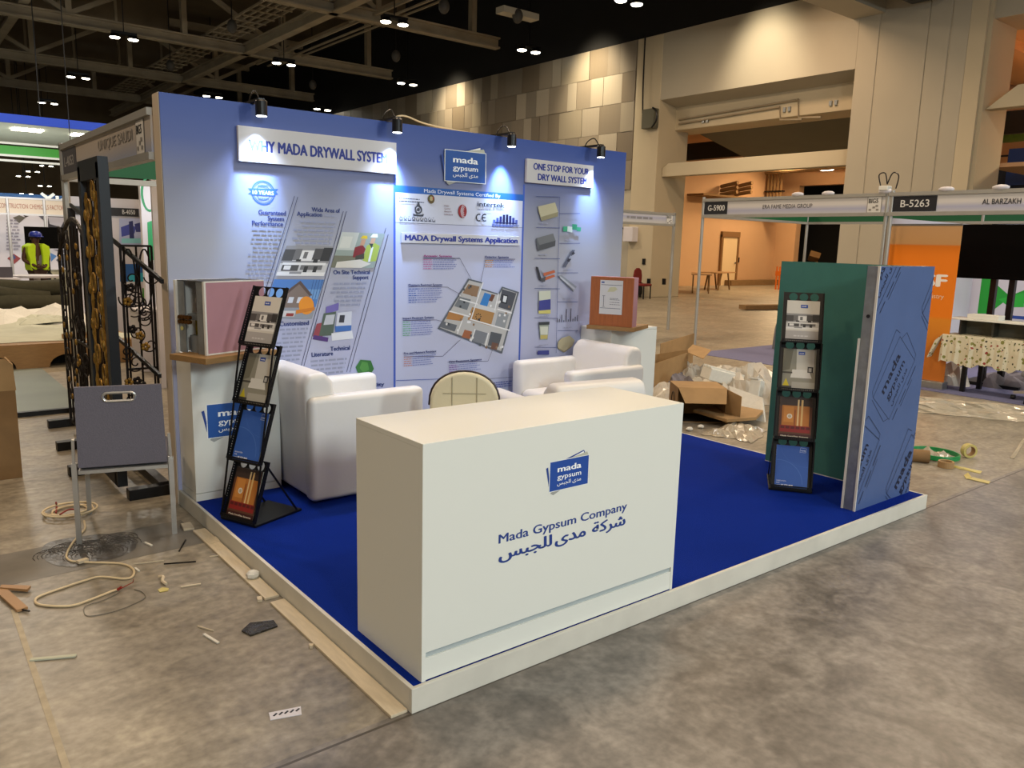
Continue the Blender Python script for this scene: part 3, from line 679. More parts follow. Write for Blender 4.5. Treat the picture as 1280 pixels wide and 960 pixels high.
# stand B (x 9..12, y 0..3)
t = thing('shell_stand', 'stand frame with dark number plate B-5263 and name AL BARZAKH on its fascia', 'exhibition stand', (9, 3, 0))
fascia(t, (9, 2.98), (9, 0.02), ZB, ZT); post(t, 9, 0)
post(t, 9, 2.94)
MB().bar((12, 3, 2.33), (12, 0, 2.33), .02, .22).build('green_board', gb, t, world=True)
MB().bar((12, 3, 2.2), (12, 0, 2.2), .05, .04).bar((12, 3, 2.46), (12, 0, 2.46), .05, .04).build('back_rail', M['aludull'], t, world=True)
MB().box(11.98, 0, 0, 12.02, 1.35, 2.4).build('back_panel', M['panel'], t, world=True)
MB().box(9.2, 3.03, 0, 12, 3.06, 2.16).build('side_panel', M['panel'], t, world=True)
for k in (0, 1, 2): post(t, 12, .0+1.5*k, 2.5)
A_ = Art((9-.011, 0, 0), (0, -1, 0), (0, 0, 1), base=.003)
A_.rect('#14161f', -2.93, ZB+.05, -2.37, ZT-.05)
A_.text('#d8d8d6', 'B-5263', -2.82, 2.285, .09, .36, bold=.01)
A_.build('number_plate', t); A_ = Art((9-.011, 0, 0), (0, -1, 0), (0, 0, 1), base=.003)
A_.text('#2a2a32', 'AL BARZAKH', GY(1229, 248)[0], 2.30, .062, GY(1278, 245)[0]-GY(1229, 248)[0], bold=.012)
A_.build('fascia_print', t)
struct(MB().box(8.9, -1, 0, 12, 3, .007), 'floor_carpet', M['grcarpet'])
light('AREA', 'stand_light', (10.4, 1.9, 2.35), 16, (.9, .9, 1), .4)
# little clip lamp on the post between the stands
t = thing('clip_lamp', 'small white clip lamp with wires on the post between the two right stands', 'lamp', (9, 3.05, 2.5))
MB().box(-.06, -.06, 0, .06, .06, .06).build('clamp', M['white'], t, bevel=.01)
MB().tube(smoothpath([(0, .06, .05), (0, .1, .2), (0, .02, .22), (0, -.02, .08)]), .008).build('wire', M['blackmetal'], t)
MB().tube(smoothpath([(0, -.02, .08), (0, -.08, .22), (0, -.16, .18), (0, -.14, .02)]), .008).build('wire', M['blackmetal'], t)
for i, (u, v) in enumerate(((1108, 232), (1252, 228), (1183, 236), (1035, 243), (997, 245))):
    p = at(u, v, 'x', 9); p.z = 2.49
    tag(MB().ball(p, (.05, .10, .035), 8, 5).build('crumpled_tissue', M['panel'], smooth=True), 'scrap of white film lying on the fascia top, ' + ('beside the clip lamp', 'near the name AL BARZAKH', 'above the plate B-5263', 'above the name on the left fascia', 'left one above the left fascia name')[i], 'scrap', 'white scraps on the fascia')
# roll-up banner
b0 = at(1202, 281, 'x', 9.6); BY1 = 2.99; BY0 = 2.10
t = thing('rollup_banner', 'tall orange roll-up banner with white BASF lettering', 'banner', (9.2, BY0, 0))
MB().box(9.145, BY0, .1, 9.155, BY1, 2.06).build('banner_sheet', grad_mat('orange_banner', [(0, '#b9661c'), (.2, '#c8741f'), (.42, '#e08a1e'), (.44, '#ee7f08'), (.86, '#ee7f08'), (.87, '#dba468'), (1, '#dfae78')], 0, 2.1), t, world=True)
MB().box(9.07, BY0-.02, 0, 9.23, BY1+.02, .1).build('base', M['alu'], t, world=True, bevel=.01)
MB().box(9.14, BY0, 2.055, 9.16, BY1, 2.08).build('top_rail', M['alu'], t, world=True)
A_ = Art((9.144, 0, 0), (0, -1, 0), (0, 0, 1))
bx_r = -at(1184, 355, 'x', 9.145).y; A_.text('#f6efe6', 'BASF', bx_r, 1.30, .15, .66, 'r', bold=.05)
A_.text('#efd2ae', 'We create chemistry', bx_r-.02, 1.15, .055, .72, 'r', bold=.004)
A_.build('banner_print', t)
# tv on stand
t = thing('tv_on_stand', 'large black screen on a two-post floor stand beside the orange banner', 'television', (10, 1.7, 0))
MB().box(9.95, .9, 1.40, 10.0, 2.46, 2.10).build('screen', M['screen'], t, world=True, bevel=.006)
for y in (2.0, 1.78): MB().box(10.02, y-.035, .05, 10.09, y+.035, 1.6).build('post', M['blackmetal'], t, world=True)
MB().box(9.9, 1.5, 0, 10.5, 2.2, .05).build('base', M['blackmetal'], t, world=True)
# green and white poster on the back wall of the stand
A_ = Art((11.975, 0, 0), (0, -1, 0), (0, 0, 1), clip=(-2.9, .3, -.1, 2.1))
def PX(u, v): p = at(u, v, 'x', 11.975); return -p.y, p.z
t = thing('green_poster', 'white poster with green triangles behind the table', 'poster', (11.98, 1.3, 0))
q = [PX(*p) for p in ((1208, 345), (1282, 345), (1282, 400), (1208, 400))]
z0, z1 = q[3][1], q[0][1]; MB().box(11.976, -.2, z0-.3, 12.03, -q[0][0], z1).build('sheet', M['panel'], t, world=True)
A_.poly('#1f9a30', [PX(*p) for p in ((1222, 346), (1235, 346), (1262, 370), (1282, 362), (1282, 380), (1262, 372), (1236, 392), (1222, 392))])
A_.poly('#2ab03a', [PX(*p) for p in ((1248, 374), (1280, 366), (1280, 384), (1262, 384))])
A_.rect('#2a4a9a', PX(1262, 398)[0], PX(1262, 398)[1], PX(1282, 398)[0], PX(1262, 394)[1])
A_.build('poster_print', t)
# table with floral cloth
t = thing('trestle_table', 'black-legged table under the floral cloth', 'table', (9.4, 1.4, 0))
MB().box(9.15, -.1, .66, 9.75, 2.12, .70).build('table_top', M['black'], t, world=True)
for x, y in ((9.2, 1.89), (9.62, 1.86), (9.2, .1), (9.62, .1)): MB().box(x-.025, y-.025, 0, x+.025, y+.025, .66).build('leg', M['blackmetal'], t, world=True)
MB().box(9.22, .1, .60, 9.26, 1.95, .66).build('apron', M['blackmetal'], t, world=True)
# cloth: top sheet + wavy front and left side
cl = MB(); n = 60
def cloth_y(i): return 2.17 - i*2.35/n
vs = []; 
for r, (dx, z) in enumerate(((.35, .712), (0, .712), (-.015, .70), (-.03, .55), (-.05, .36))):
    for i in range(n+1):
        w_ = .02*math.sin(i*.9)+.012*math.sin(i*2.3) if r >= 3 else 0
        vs.append((9.13+dx-abs(w_), cloth_y(i), z + (.025*math.sin(i*.55)+.015*math.sin(i*1.7) if r == 4 else 0)))
fs = [(r*(n+1)+i, r*(n+1)+i+1, (r+1)*(n+1)+i+1, (r+1)*(n+1)+i) for r in range(4) for i in range(n)]
cl.add(vs, fs)
cl.add([(9.48, 2.17, .712), (9.13, 2.17, .712), (9.1, 2.25, .62), (9.07, 2.31, .40), (9.3, 2.28, .42), (9.48, 2.2, .45)], [(0, 1, 2, 3, 4, 5)])
def floral():
    m = bpy.data.materials.new('floral_cloth'); m.use_nodes = True; nt = m.node_tree; b = nt.nodes['Principled BSDF']; b.inputs['Roughness'].default_value = .7
    tc = nt.nodes.new('ShaderNodeTexCoord'); prev = None
    base = nt.nodes.new('ShaderNodeRGB'); base.outputs[0].default_value = lin('#cbc3a8'); prev = base.outputs[0]
    for sc, th, c, of in ((14, .30, '#7c7c3c', 0), (17, .22, '#3c3a2c', 3.3), (11, .18, '#8e3024', 7.1), (21, .22, '#5e6a34', 5.2)):
        mp = nt.nodes.new('ShaderNodeMapping'); mp.inputs['Location'].default_value = (of, of, of); nt.links.new(tc.outputs['Object'], mp.inputs[0])
        n1 = nt.nodes.new('ShaderNodeTexNoise'); n1.inputs['Scale'].default_value = 20; nt.links.new(mp.outputs[0], n1.inputs[0])
        v = nt.nodes.new('ShaderNodeTexVoronoi'); v.inputs['Scale'].default_value = sc; nt.links.new(mp.outputs[0], v.inputs[0])
        ad = nt.nodes.new('ShaderNodeMath'); ad.operation = 'MULTIPLY_ADD'; ad.inputs[1].default_value = .55; nt.links.new(n1.outputs[0], ad.inputs[0]); nt.links.new(v.outputs[0], ad.inputs[2])
        lt = nt.nodes.new('ShaderNodeMath'); lt.operation = 'LESS_THAN'; lt.inputs[1].default_value = th+.22; nt.links.new(ad.outputs[0], lt.inputs[0])
        mx = nt.nodes.new('ShaderNodeMix'); mx.data_type = 'RGBA'; nt.links.new(lt.outputs[0], mx.inputs[0]); nt.links.new(prev, mx.inputs[6]); mx.inputs[7].default_value = lin(c); prev = mx.outputs[2]
    nt.links.new(prev, b.inputs['Base Color']); return m
tag(cl.build('tablecloth', floral(), solid=.004), 'cream floral tablecloth hanging over the table front', 'tablecloth')
# grey pigeon-hole unit on the table
t = thing('display_unit', 'low grey four-bay shelf unit with thin white top on the floral table', 'shelf unit', (9.4, 1.4, .715))
ug = mat('grey_unit', '#5b5a4e', .6, var=.08)
MB().box(9.45, -.1, .715, 9.5, 2.05, .90).build('back', ug, t, world=True)
for k in range(6): MB().box(9.28, 2.05-k*.38, .715, 9.5, 2.03-k*.38, .90).build('divider', mat('unit_edge', '#3b3a34', .5), t, world=True)
MB().box(9.2, -.15, .90, 9.62, 2.2, .915).build('top', M['white'], t, world=True)
tag(MB().box(9.3, 1.62, .916, 9.5, 1.98, .975).build('white_carton', M['white'], bevel=.004), 'flat white carton on top of the grey shelf unit', 'box')
tag(MB().box(9.3, .8, .916, 9.5, 1.25, .935).build('blue_folder', mat('blue_folder', '#3c4c8e', .5), bevel=.003), 'thin blue folder on top of the grey shelf unit', 'folder')
tag(MB().lathe([(.03, 0), (.03, .16), (.012, .2), (.012, .24)], 12, (9.7, 1.93, .70)).build('bottle', mat('peach_bottle', '#b98b68', .4), smooth=True), 'peach coloured bottle behind the white carton', 'bottle')
# office chair base at the right edge
t = thing('office_chair', 'grey office chair with chrome star base at the right edge', 'chair', (9.25, 1.02, 0))
for k in range(5):
    a = k*1.2566+.4; c, s = math.cos(a)*.3, math.sin(a)*.3
    l = MB().bar((0, 0, .13), (c, s, .09), .05, .03).build('base_arm', M['chrome'], t)
    MB().lathe([(.03, -.02), (.03, .02)], 10, (c, s, .03), M=Matrix.Rotation(R(90), 3, 'X')).build('castor', M['black'], l)
MB().lathe([(.03, .1), (.03, .3)], 10).build('column', M['chrome'], t)
MB().box(-.2, -.2, .3, .2, .2, .38).build('seat', mat('grey_seat', '#77777a', .8), t, bevel=.03)
# loop-legged chair beyond the green board
t = thing('metal_stool', 'bent steel tube leg frame of a chair beyond the green board', 'chair', (10.75, 5.45, 0))
MB().tube(smoothpath([(0, .2, 0), (0, .17, .4), (0, .1, .46), (0, -.1, .46), (.0, -.17, .4), (0, -.2, 0)], 5), .018).build('leg', M['alu'], t)
MB().tube(smoothpath([(.4, .2, 0), (.4, .17, .4), (.4, .1, .46), (.4, -.1, .46), (.4, -.17, .4), (.4, -.2, 0)], 5), .018).build('leg', M['alu'], t)
MB().box(-.02, -.15, .45, .42, .15, .48).build('seat', M['alu'], t)
# plastic bag and junk below table
# middle far stand (behind our wall)
t = thing('shell_stand', 'far stand frame with pale fascia between the blue wall and the portal', 'exhibition stand', (11.53, 8.7, 0))
fascia(t, (6, 8.7), (11.53, 8.7), 2.13, 2.39); post(t, 11.53, 8.7, 2.4, .06); 
A_ = Art((0, 8.7-.011, 0), (1, 0, 0), (0, 0, 1), base=.003)
A_.words('#8a8a90', at(783, 272, 'y', 8.7).x, at(820, 272, 'y', 8.7).x, 2.24, .045, 4); big5(A_, 11.27, 2.15)
A_.build('fascia_print', t)

# left stand frame behind our wall (x=0, y 3..6)
t = thing('shell_stand', 'narrow stand frame with pale fascia running back from the blue wall corner', 'exhibition stand', (0, 5.95, 0))
fascia(t, (0, 3.02), (0, 5.95), 2.15, 2.45, FGW); post(t, 0, 5.92, 2.47, .06); post(t, 3, 5.92, 2.47)
MB().bar((0, 5.95, 2.31), (3, 5.95, 2.31), .02, .2).build('green_board', gb, t, world=True)
MB().bar((0, 5.95, 2.17), (3, 5.95, 2.17), .05, .05).bar((0, 5.95, 2.44), (3, 5.95, 2.44), .05, .05).build('back_rail', M['aludull'], t, world=True)
A_ = Art((-.011, 0, 0), (0, -1, 0), (0, 0, 1), base=.003)
A_.rect('#4a4a50', -5.88, 2.20, -5.30, 2.40); A_.text('#b4b2b0', 'L-4053', -5.80, 2.26, .08, .4, bold=.01)
A_.build('number_plate', t); A_ = Art((-.011, 0, 0), (0, -1, 0), (0, 0, 1), base=.003)
A_.text('#a39c94', 'UNIQUE SAUDI', -4.45, 2.30, .07, 1.0, bold=.012); A_.build('fascia_lettering', t); A_ = Art((-.011, 0, 0), (0, -1, 0), (0, 0, 1), base=.003); big5(A_, -3.36, 2.19)
A_.build('show_emblem', t)
MB().box(1.0, 7.0, 0, 3.2, 7.05, 2.4).build('inner_panel', M['panel'], t, world=True)
# ================================================================== THE STAND
PZ = .096; YW = 2.84; WR = 3.93
t = thing('stand_platform', 'raised stand platform with royal blue carpet and white edging', 'platform', (0, 0, 0))
MB().box(0.02, 0.02, 0, 4.03, 2.838, PZ-.006).build('deck', M['white'], t)
MB().box(.018, .018, PZ-.005, 4.034, 2.838, PZ).build('carpet', M['carpet'], t)
MB().box(0, 0, 0, 4.05, .018, PZ+.002).build('edge_board', M['edge'], t, bevel=.002)
MB().box(0, .018, 0, .018, 2.838, PZ+.002).build('edge_board', M['edge'], t, bevel=.002)
MB().box(4.035, .018, 0, 4.05, 2.838, PZ+.002).build('edge_board', M['edge'], t, bevel=.002)
t = thing('timber_batten', 'pale timber batten lying along the left foot of the platform', 'batten', (0, 0, 0))
MB().box(-.075, .02, 0, -.005, 1.15, .012).build('board', M['batten'], t, bevel=.002)
MB().box(-.08, 1.2, 0, -.01, 2.3, .012).build('board', M['batten'], t, bevel=.002)

# ---- back wall
t = thing('back_wall', 'tall printed stand wall fading from blue to pale grey, full of posters', 'stand wall', (0, YW, 0))
wallm = grad_mat('blue_fade_print', [(0, '#a9add0'), (.4, '#abaec6'), (.64, '#a0a1aa'), (.78, '#83879c'), (.90, '#4d5f9c'), (1, '#2f4c98')], PZ, 2.52)
MB().box(0, YW, PZ, WR, YW+.012, 2.52).build('printed_sheet', wallm, t, world=True)
MB().box(-.004, YW+.012, 0, WR, YW+.14, 2.522).build('wall_frame', mat('wall_edge_cream', '#c8b9a4', .6), t, world=True)
def W(u, v): p = at(u, v, 'y', YW); return p.x, p.z
def WP(*uv): return [W(*p) for p in uv]
LX1, LX2 = 1.573, 2.768
A_ = Art((0, YW, 0), (1, 0, 0), (0, 0, 1), clip=(0.002, .3, WR-.002, 2.5))
NAVY = '#1b2d6a'; BODY = '#8f93a8'
# middle panel ground and blue rules
A_.rect('#b9bcd2', LX1, .1, LX2, 2.045)
A_.rect('#c3c6d4', LX1, 1.83, LX2, 2.045)

for x in (LX1, LX2): A_.rect('#3c58b0', x-.009, .1, x+.009, 2.17)
A_.rect('#1c58a4', LX1, 2.04, LX2, 2.09)
A_.text('#e4e8f0', 'Mada Drywall Systems Certified By', W(530, 258)[0], 2.053, .026, W(625, 258)[0]-W(530, 258)[0])
A_.rect('#4a4f60', LX1, 1.826, LX2, 1.829)
# seal
sx, sz = W(329, 241)
A_.ring('#2f58a0', sx, sz, .078, .008); A_.ring('#2f58a0', sx, sz, .066, .003); A_.ring('#2f58a0', sx, sz, .048, .003)
A_.text('#2f58a0', 'WARRANTY', sx, sz+.032, .017, .07, 'c', .02); A_.text('#2f58a0', 'WARRANTY', sx, sz-.05, .017, .07, 'c', .02)
A_.poly('#2f58a0', [(sx-.10, sz-.012), (sx-.075, sz+.004), (sx-.10, sz+.022), (sx+.10, sz+.030), (sx+.085, sz+.012), (sx+.10, sz-.006)])
A_.rect('#2f58a0', sx-.08, sz-.018, sx+.08, sz+.020); A_.text('#d6dae8', '10 YEARS', sx, sz-.011, .024, .14, 'c', .03)
def head(txt, u, v, h=.028, u0=None, al='r', col=NAVY):
    x, z = W(u, v); A_.text(col, txt, x, z, h, abs(x-W(u0, v)[0]) if u0 else None, al, .035)
head('Guaranteed', 357.5, 269.5, .030, 323); head('System', 355, 276.5, .030, 334.5); head('Performance', 354, 283, .030, 315)
for k in range(13):
    v = 286+5.2*k; A_.words(BODY, W(306, v)[0], W(353-k*1.15, v)[0], W(330, v)[1]-.012, .012, k, 'r')
head('Wide Area of', 425, 266, .028, 389.5); head('Application', 402.5, 271, .028, 371); A_.words(BODY, W(406, 271)[0], W(422, 271)[0], W(415, 271)[1], .012, 3, 'l')
for k in range(6):
    v = 277+5.3*k; A_.words(BODY, W(366-k*.6, v)[0], W(420-k*1.4, v)[0], W(390, v)[1]-.008, .013, 40+k, 'r')
DL = '#3c3f58'
for a, b in (((368, 245), (314, 420)), ((372, 246), (319, 425)), ((429, 264), (376, 458)), ((433, 264), (379.5, 458)), ((482, 285), (433, 465)), ((485, 293), (437, 465))):
    A_.line(DL, .004, WP(a, b))
# photograph: kitchen, black and white
def quad_lerp(q, s, t_): 
    a = [q[0][i]+(q[1][i]-q[0][i])*s for i in (0, 1)]; b = [q[3][i]+(q[2][i]-q[3][i])*s for i in (0, 1)]
    return (a[0]+(b[0]-a[0])*t_, a[1]+(b[1]-a[1])*t_)
def qr(A, q, col, s0, t0, s1, t1): A.poly(col, [quad_lerp(q, s0, t0), quad_lerp(q, s0, t1), quad_lerp(q, s1, t1), quad_lerp(q, s1, t0)])
def qp(A, q, col, pts): A.poly(col, [quad_lerp(q, *p) for p in pts])
def kitchen(A, q, c=('#8d8c8c', '#c3c1be', '#4a4847', '#2c2b2b', '#dedcd8', '#6c6a69')):
    g, l, d, k, w_, m_ = c
    qr(A, q, l, 0, 0, 1, 1); qr(A, q, g, 0, 0, 1, .22); qr(A, q, d, 0, .12, .22, .5); qr(A, q, m_, .22, .1, .36, .48); qr(A, q, w_, .36, .15, .62, .5)
    qr(A, q, m_, .42, .2, .50, .42); qr(A, q, d, .62, .08, .80, .46); qr(A, q, k, .80, .05, 1, .55)
    qr(A, q, g, 0, .5, 1, .58); qr(A, q, w_, .05, .56, .95, .64); qr(A, q, d, .06, .64, .40, .84); qr(A, q, w_, .10, .66, .24, .80); qr(A, q, m_, .44, .64, .90, .80)
    qr(A, q, k, .52, .68, .60, .9); qr(A, q, k, .72, .68, .80, .9); qr(A, q, w_, 0, .88, 1, 1); qr(A, q, g, .25, .86, .5, .94); qr(A, q, k, .66, .44, .76, .56); qr(A, q, k, .30, .45, .40, .52)
kitchen(A_, WP((358, 307), (417, 308), (404.5, 345), (344.5, 344.5)))
# photograph: house with orange helmet
q = WP((342.6, 349), (405, 349.5), (389.5, 398.6), (327, 398))
for col, r in (('#4a78b4', (0, 0, 1, 1)), ('#6c98c8', (.0, .25, 1, .5)), ('#8a8f96', (0, .7, 1, 1))): qr(A_, q, col, *r)
qp(A_, q, '#7a6a60', [(.3, .35), (.52, .05), (.82, .38), (.80, .72), (.3, .72)]); qp(A_, q, '#56443c', [(.25, .38), (.52, .03), (.86, .40), (.80, .42), (.52, .12), (.31, .42)])
qr(A_, q, '#c9ccd2', .4, .45, .5, .6); qr(A_, q, '#c9ccd2', .58, .45, .68, .6); qr(A_, q, '#3c4a62', .0, .55, .2, .8)
for s_ in (.78, .84, .90, .96): qp(A_, q, '#2c4c80', [(s_, .0), (s_+.01, 0), (s_+.04, .5), (s_+.03, .5)])
cx_, cz_ = quad_lerp(q, .80, .66); A_.circ('#dd8a1c', cx_, cz_, .055, 16, .062); qp(A_, q, '#c87614', [(.62, .78), (.98, .70), (1.0, .78), (.64, .88)])
qr(A_, q, '#c7c4bf', .3, .8, .62, .95); qr(A_, q, '#8a2f28', .45, .86, .6, .94)
# photograph: two site workers in helmets
q = WP((427, 290), (480.8, 292), (467, 335), (413, 334.5))
qr(A_, q, '#8f9a90', 0, 0, 1, 1); qr(A_, q, '#b9bdb4', 0, 0, .4, .5); qr(A_, q, '#6f6f5c', .0, .66, .6, 1); qr(A_, q, '#c9cabe', .05, .12, .28, .44)
qp(A_, q, '#7a1d24', [(.40, .42), (.56, .34), (.66, .46), (.64, .72), (.42, .70)]); qp(A_, q, '#b58c6c', [(.50, .18), (.60, .18), (.60, .36), (.50, .36)]); qp(A_, q, '#d0b020', [(.46, .16), (.50, .08), (.60, .08), (.63, .17)])
qp(A_, q, '#9fb04a', [(.66, .36), (.80, .26), (.97, .36), (1, .8), (.68, .84)]); qp(A_, q, '#d7dbd8', [(.78, .40), (.83, .40), (.86, .82), (.81, .82)]); qp(A_, q, '#2c3a34', [(.70, .30), (.80, .24), (.80, .44)]); qp(A_, q, '#c39a7c', [(.72, .14), (.82, .14), (.82, .30), (.72, .30)]); qp(A_, q, '#e4e6e4', [(.68, .12), (.72, .02), (.83, .02), (.86, .12)])
qp(A_, q, '#3c3a30', [(.48, .66), (.66, .58), (.70, .74), (.5, .78)]); qp(A_, q, '#cfcabc', [(.1, .84), (.6, .76), (.9, .88), (.7, 1), (.1, 1)])
head('On Site Technical', 462, 342.5, .028, 416.5); head('Support', 460.5, 349, .028, 440.5)
for k in range(6):
    v = 355+5.3*k; A_.words(BODY, W(413-k*.2, v)[0], W(457.5-k*1.6, v)[0], W(430, v)[1]-.004, .013, 60+k, 'r')
head('Customized', 386, 406, .030, 349)
for k in range(8):
    v = 411+5.4*k; A_.words(BODY, W(349-k*1.5, v)[0], W(384.5-k*1.5, v)[0], W(370, v)[1]-.008, .013, 80+k, 'r')
# stack of printed books
q = WP((405, 381), (444, 379), (441, 428), (392, 424))
qp(A_, q, '#6c62a8', [(.08, .06), (.45, -.04), (.48, .16), (.12, .28)]); qp(A_, q, '#8c3c46', [(-.05, .55), (.15, .5), (.2, .98), (-.05, .92)]); qp(A_, q, '#4c5c50', [(.06, .25), (.42, .2), (.45, .85), (.1, .9)])
qp(A_, q, '#b8bcc4', [(.14, .3), (.4, .28), (.4, .55), (.14, .58)]); qp(A_, q, '#c8ccd6', [(.46, .24), (.9, .2), (.92, .68), (.5, .74)]); qp(A_, q, '#3c6ab0', [(.46, .60), (.92, .56), (.92, .70), (.5, .76)]); qp(A_, q, '#31323c', [(.55, .3), (.7, .3), (.7, .5), (.55, .5)])
qp(A_, q, '#d4d7dd', [(.4, .8), (.95, .7), (1.0, .9), (.45, 1.0)]); qp(A_, q, '#4a2c6e', [(-.03, .88), (.35, .92), (.35, 1.04), (-.03, 1.0)])
head('Technical', 437, 437, .030, 412.5); head('Literature', 416, 444, .030, 389)
for k in range(4):
    v = 450.5+5.3*k; A_.words(BODY, W(388-k*1.5, v)[0], W(433-k*1.5, v)[0], W(410, v)[1]-.004, .013, 90+k, 'r')
A_.poly('#2e6b2c', WP((450, 449.5), (463, 450.5), (467, 461), (460, 472), (448, 469), (444, 459))); A_.poly('#4c8a3c', WP((452, 452), (459, 453), (461, 462), (454, 466), (449, 460)))
head('ing Facility', 480, 482, .028, 444)
# certifiers
c1 = '#3a3d48'
A_.words(c1, W(498, 258)[0], W(530, 258)[0], W(510, 249)[1], .006, 1); A_.words(c1, W(498, 258)[0], W(530, 258)[0], W(510, 252.5)[1], .006, 2)
x, z = W(538.5, 249); A_.circ('#5c4a24', x, z, .030, 16, .033); A_.circ('#b0a070', x, z+.004, .016); A_.rect('#2c5a34', x-.020, z-.004, x-.012, z+.018); A_.rect('#a02c24', x+.012, z-.004, x+.020, z+.018)
x, z = W(522.5, 262); A_.ring(c1, x, z, .032, .011); A_.circ(c1, x, z, .012); A_.poly(c1, [(x-.012, z+.03), (x+.012, z+.03), (x+.006, z+.055), (x-.006, z+.055)]); A_.poly(c1, [(x-.048, z-.03), (x-.02, z-.036), (x+.02, z-.036), (x+.048, z-.03), (x+.042, z-.048), (x-.042, z-.048)])
x0, x1, z = W(499, 258)[0], W(545, 258)[0], W(520, 276)[1]
for k in range(9):
    xa = x0+(x1-x0)*k/9; A_.ring(c1, xa+.012, z+.01+.006*(k % 2), .013, .004, 10, a0=150 if k % 3 else 0, a1=380); A_.rect(c1, xa, z-.002, xa+.026, z+.003); A_.rect(c1, xa+.006, z+.024, xa+.010, z+.03)
x, z = W(577.5, 264); A_.circ('#8e1c24', x, z, .040, 20, .050)
for k in range(4): A_.ring('#c9c4cc', x+.015+k*.004, z, .012+.011*k, .004, 18, ry=.016+.013*k, a0=95, a1=265)
for k, s_ in enumerate(('Dubai', 'Central', 'Research', 'Laboratory')): A_.text('#7a4a50', s_, W(555, 258)[0], z+.028-.021*k, .012, .04+.012*k)
A_.text('#20222c', 'intertek', W(596, 258)[0], W(610, 258.5)[1], .036, W(630, 258)[0]-W(596, 258)[0], bold=.02); A_.words('#6a6c78', W(596, 258)[0], W(620, 258)[0], W(605, 262)[1]-.004, .005, 5)
A_.ring('#16181f', W(598, 258)[0]+.002, W(598, 272)[1], .030, .009, a0=60, a1=300); A_.ring('#16181f', W(604.5, 258)[0]+.008, W(604, 272)[1], .030, .009, a0=60, a1=300); A_.rect('#16181f', W(603, 258)[0]-.006, W(604, 272)[1]-.004, W(603, 258)[0]+.026, W(604, 272)[1]+.004)
bx0 = W(616, 258)[0]; bz = W(630, 280)[1]
for k, (h, c) in enumerate(((.03, '#5c6cb0'), (.045, '#4a58a0'), (.058, '#2c2c6e'), (.072, '#1c1c4a'), (.075, '#1a1840'), (.066, '#22225a'), (.052, '#343c84'), (.036, '#5462a8'))): A_.rect(c, bx0+k*.032, bz, bx0+k*.032+.023, bz+h)
A_.rect('#1c2050', bx0+.02, bz+.004, bx0+.235, bz+.012); A_.rect('#5c6cb0', bx0-.01, bz-.014, bx0+.262, bz-.006); A_.words('#4a5aa0', bx0-.01, bx0+.26, bz-.024, .006, 9)
# floor plan picture
def CP(*pts): return [W(480+u/3.2, 180+v/3.2) for u, v in pts]
A_.poly('#5a5f66', CP((335, 538), (393, 553), (388, 578), (455, 598), (470, 570), (538, 592), (470, 838), (212, 738)))
A_.poly('#b6b3ae', CP((338, 545), (388, 558), (384, 583), (458, 604), (473, 577), (530, 597), (466, 828), (222, 734)))
for c, pts in (('#4a4c52', ((470, 580), (527, 597), (505, 668), (455, 652))), ('#2f78b8', ((400, 594), (426, 602), (408, 656), (378, 648))), ('#a87c46', ((350, 652), (440, 672), (425, 728), (332, 702))),
               ('#c9c7c2', ((375, 640), (448, 660), (444, 676), (352, 652))), ('#8d6f52', ((335, 560), (380, 570), (368, 612), (312, 596))), ('#6f7478', ((300, 610), (345, 622), (330, 664), (278, 648))), ('#b07a40', ((258, 668), (318, 684), (308, 708), (246, 700))),
               ('#62656a', ((232, 708), (290, 724), (280, 750), (222, 732))), ('#9c5c38', ((320, 742), (350, 750), (342, 780), (308, 772))), ('#76787c', ((362, 742), (412, 756), (398, 800), (350, 788))), ('#4e5156', ((425, 750), (470, 760), (455, 812), (412, 806))),
               ('#6c4a3a', ((430, 792), (455, 798), (448, 824), (424, 818))), ('#8c8f90', ((455, 672), (497, 682), (480, 740), (440, 730))), ('#23252a', ((470, 600), (494, 606), (488, 640), (466, 634))), ('#d8d8d6', ((476, 606), (490, 610), (484, 634), (472, 630))), ('#6a3f2a', ((428, 600), (442, 604), (430, 630), (416, 626)))):
    A_.poly(c, CP(*pts))
cxy = CP((375, 690))[0]
for k in range(8): A_.circ('#2a2320', cxy[0]+.024*math.cos(k*.785), cxy[1]+.022*math.sin(k*.785), .006, 6)
r_ = random.Random(3)
for k in range(46):
    u = 240+r_.random()*260; v = 560+r_.random()*250
    if (v-738)/(u-212+1) < .42 and (v-540) > (335-u)*1.55 and (u < 385 or v > 600) and u < 530-(v-590)*.26:
        A_.poly(r_.choice(('#33353a', '#d4d2cd', '#8a6a4c', '#4c5055', '#e0dedb')), CP((u, v), (u+7, v+2), (u+5, v+11), (u-2, v+9)))
for ln in (((393, 553), (345, 700)), ((300, 620), (372, 640)), ((258, 668), (340, 690)), ((455, 598), (440, 665)), ((340, 700), (500, 745)), ((450, 660), (508, 676)), ((310, 705), (290, 760)), ((362, 740), (345, 790)), ((415, 755), (402, 808))):
    A_.line('#e2e0dc', .010, CP(*ln)); 
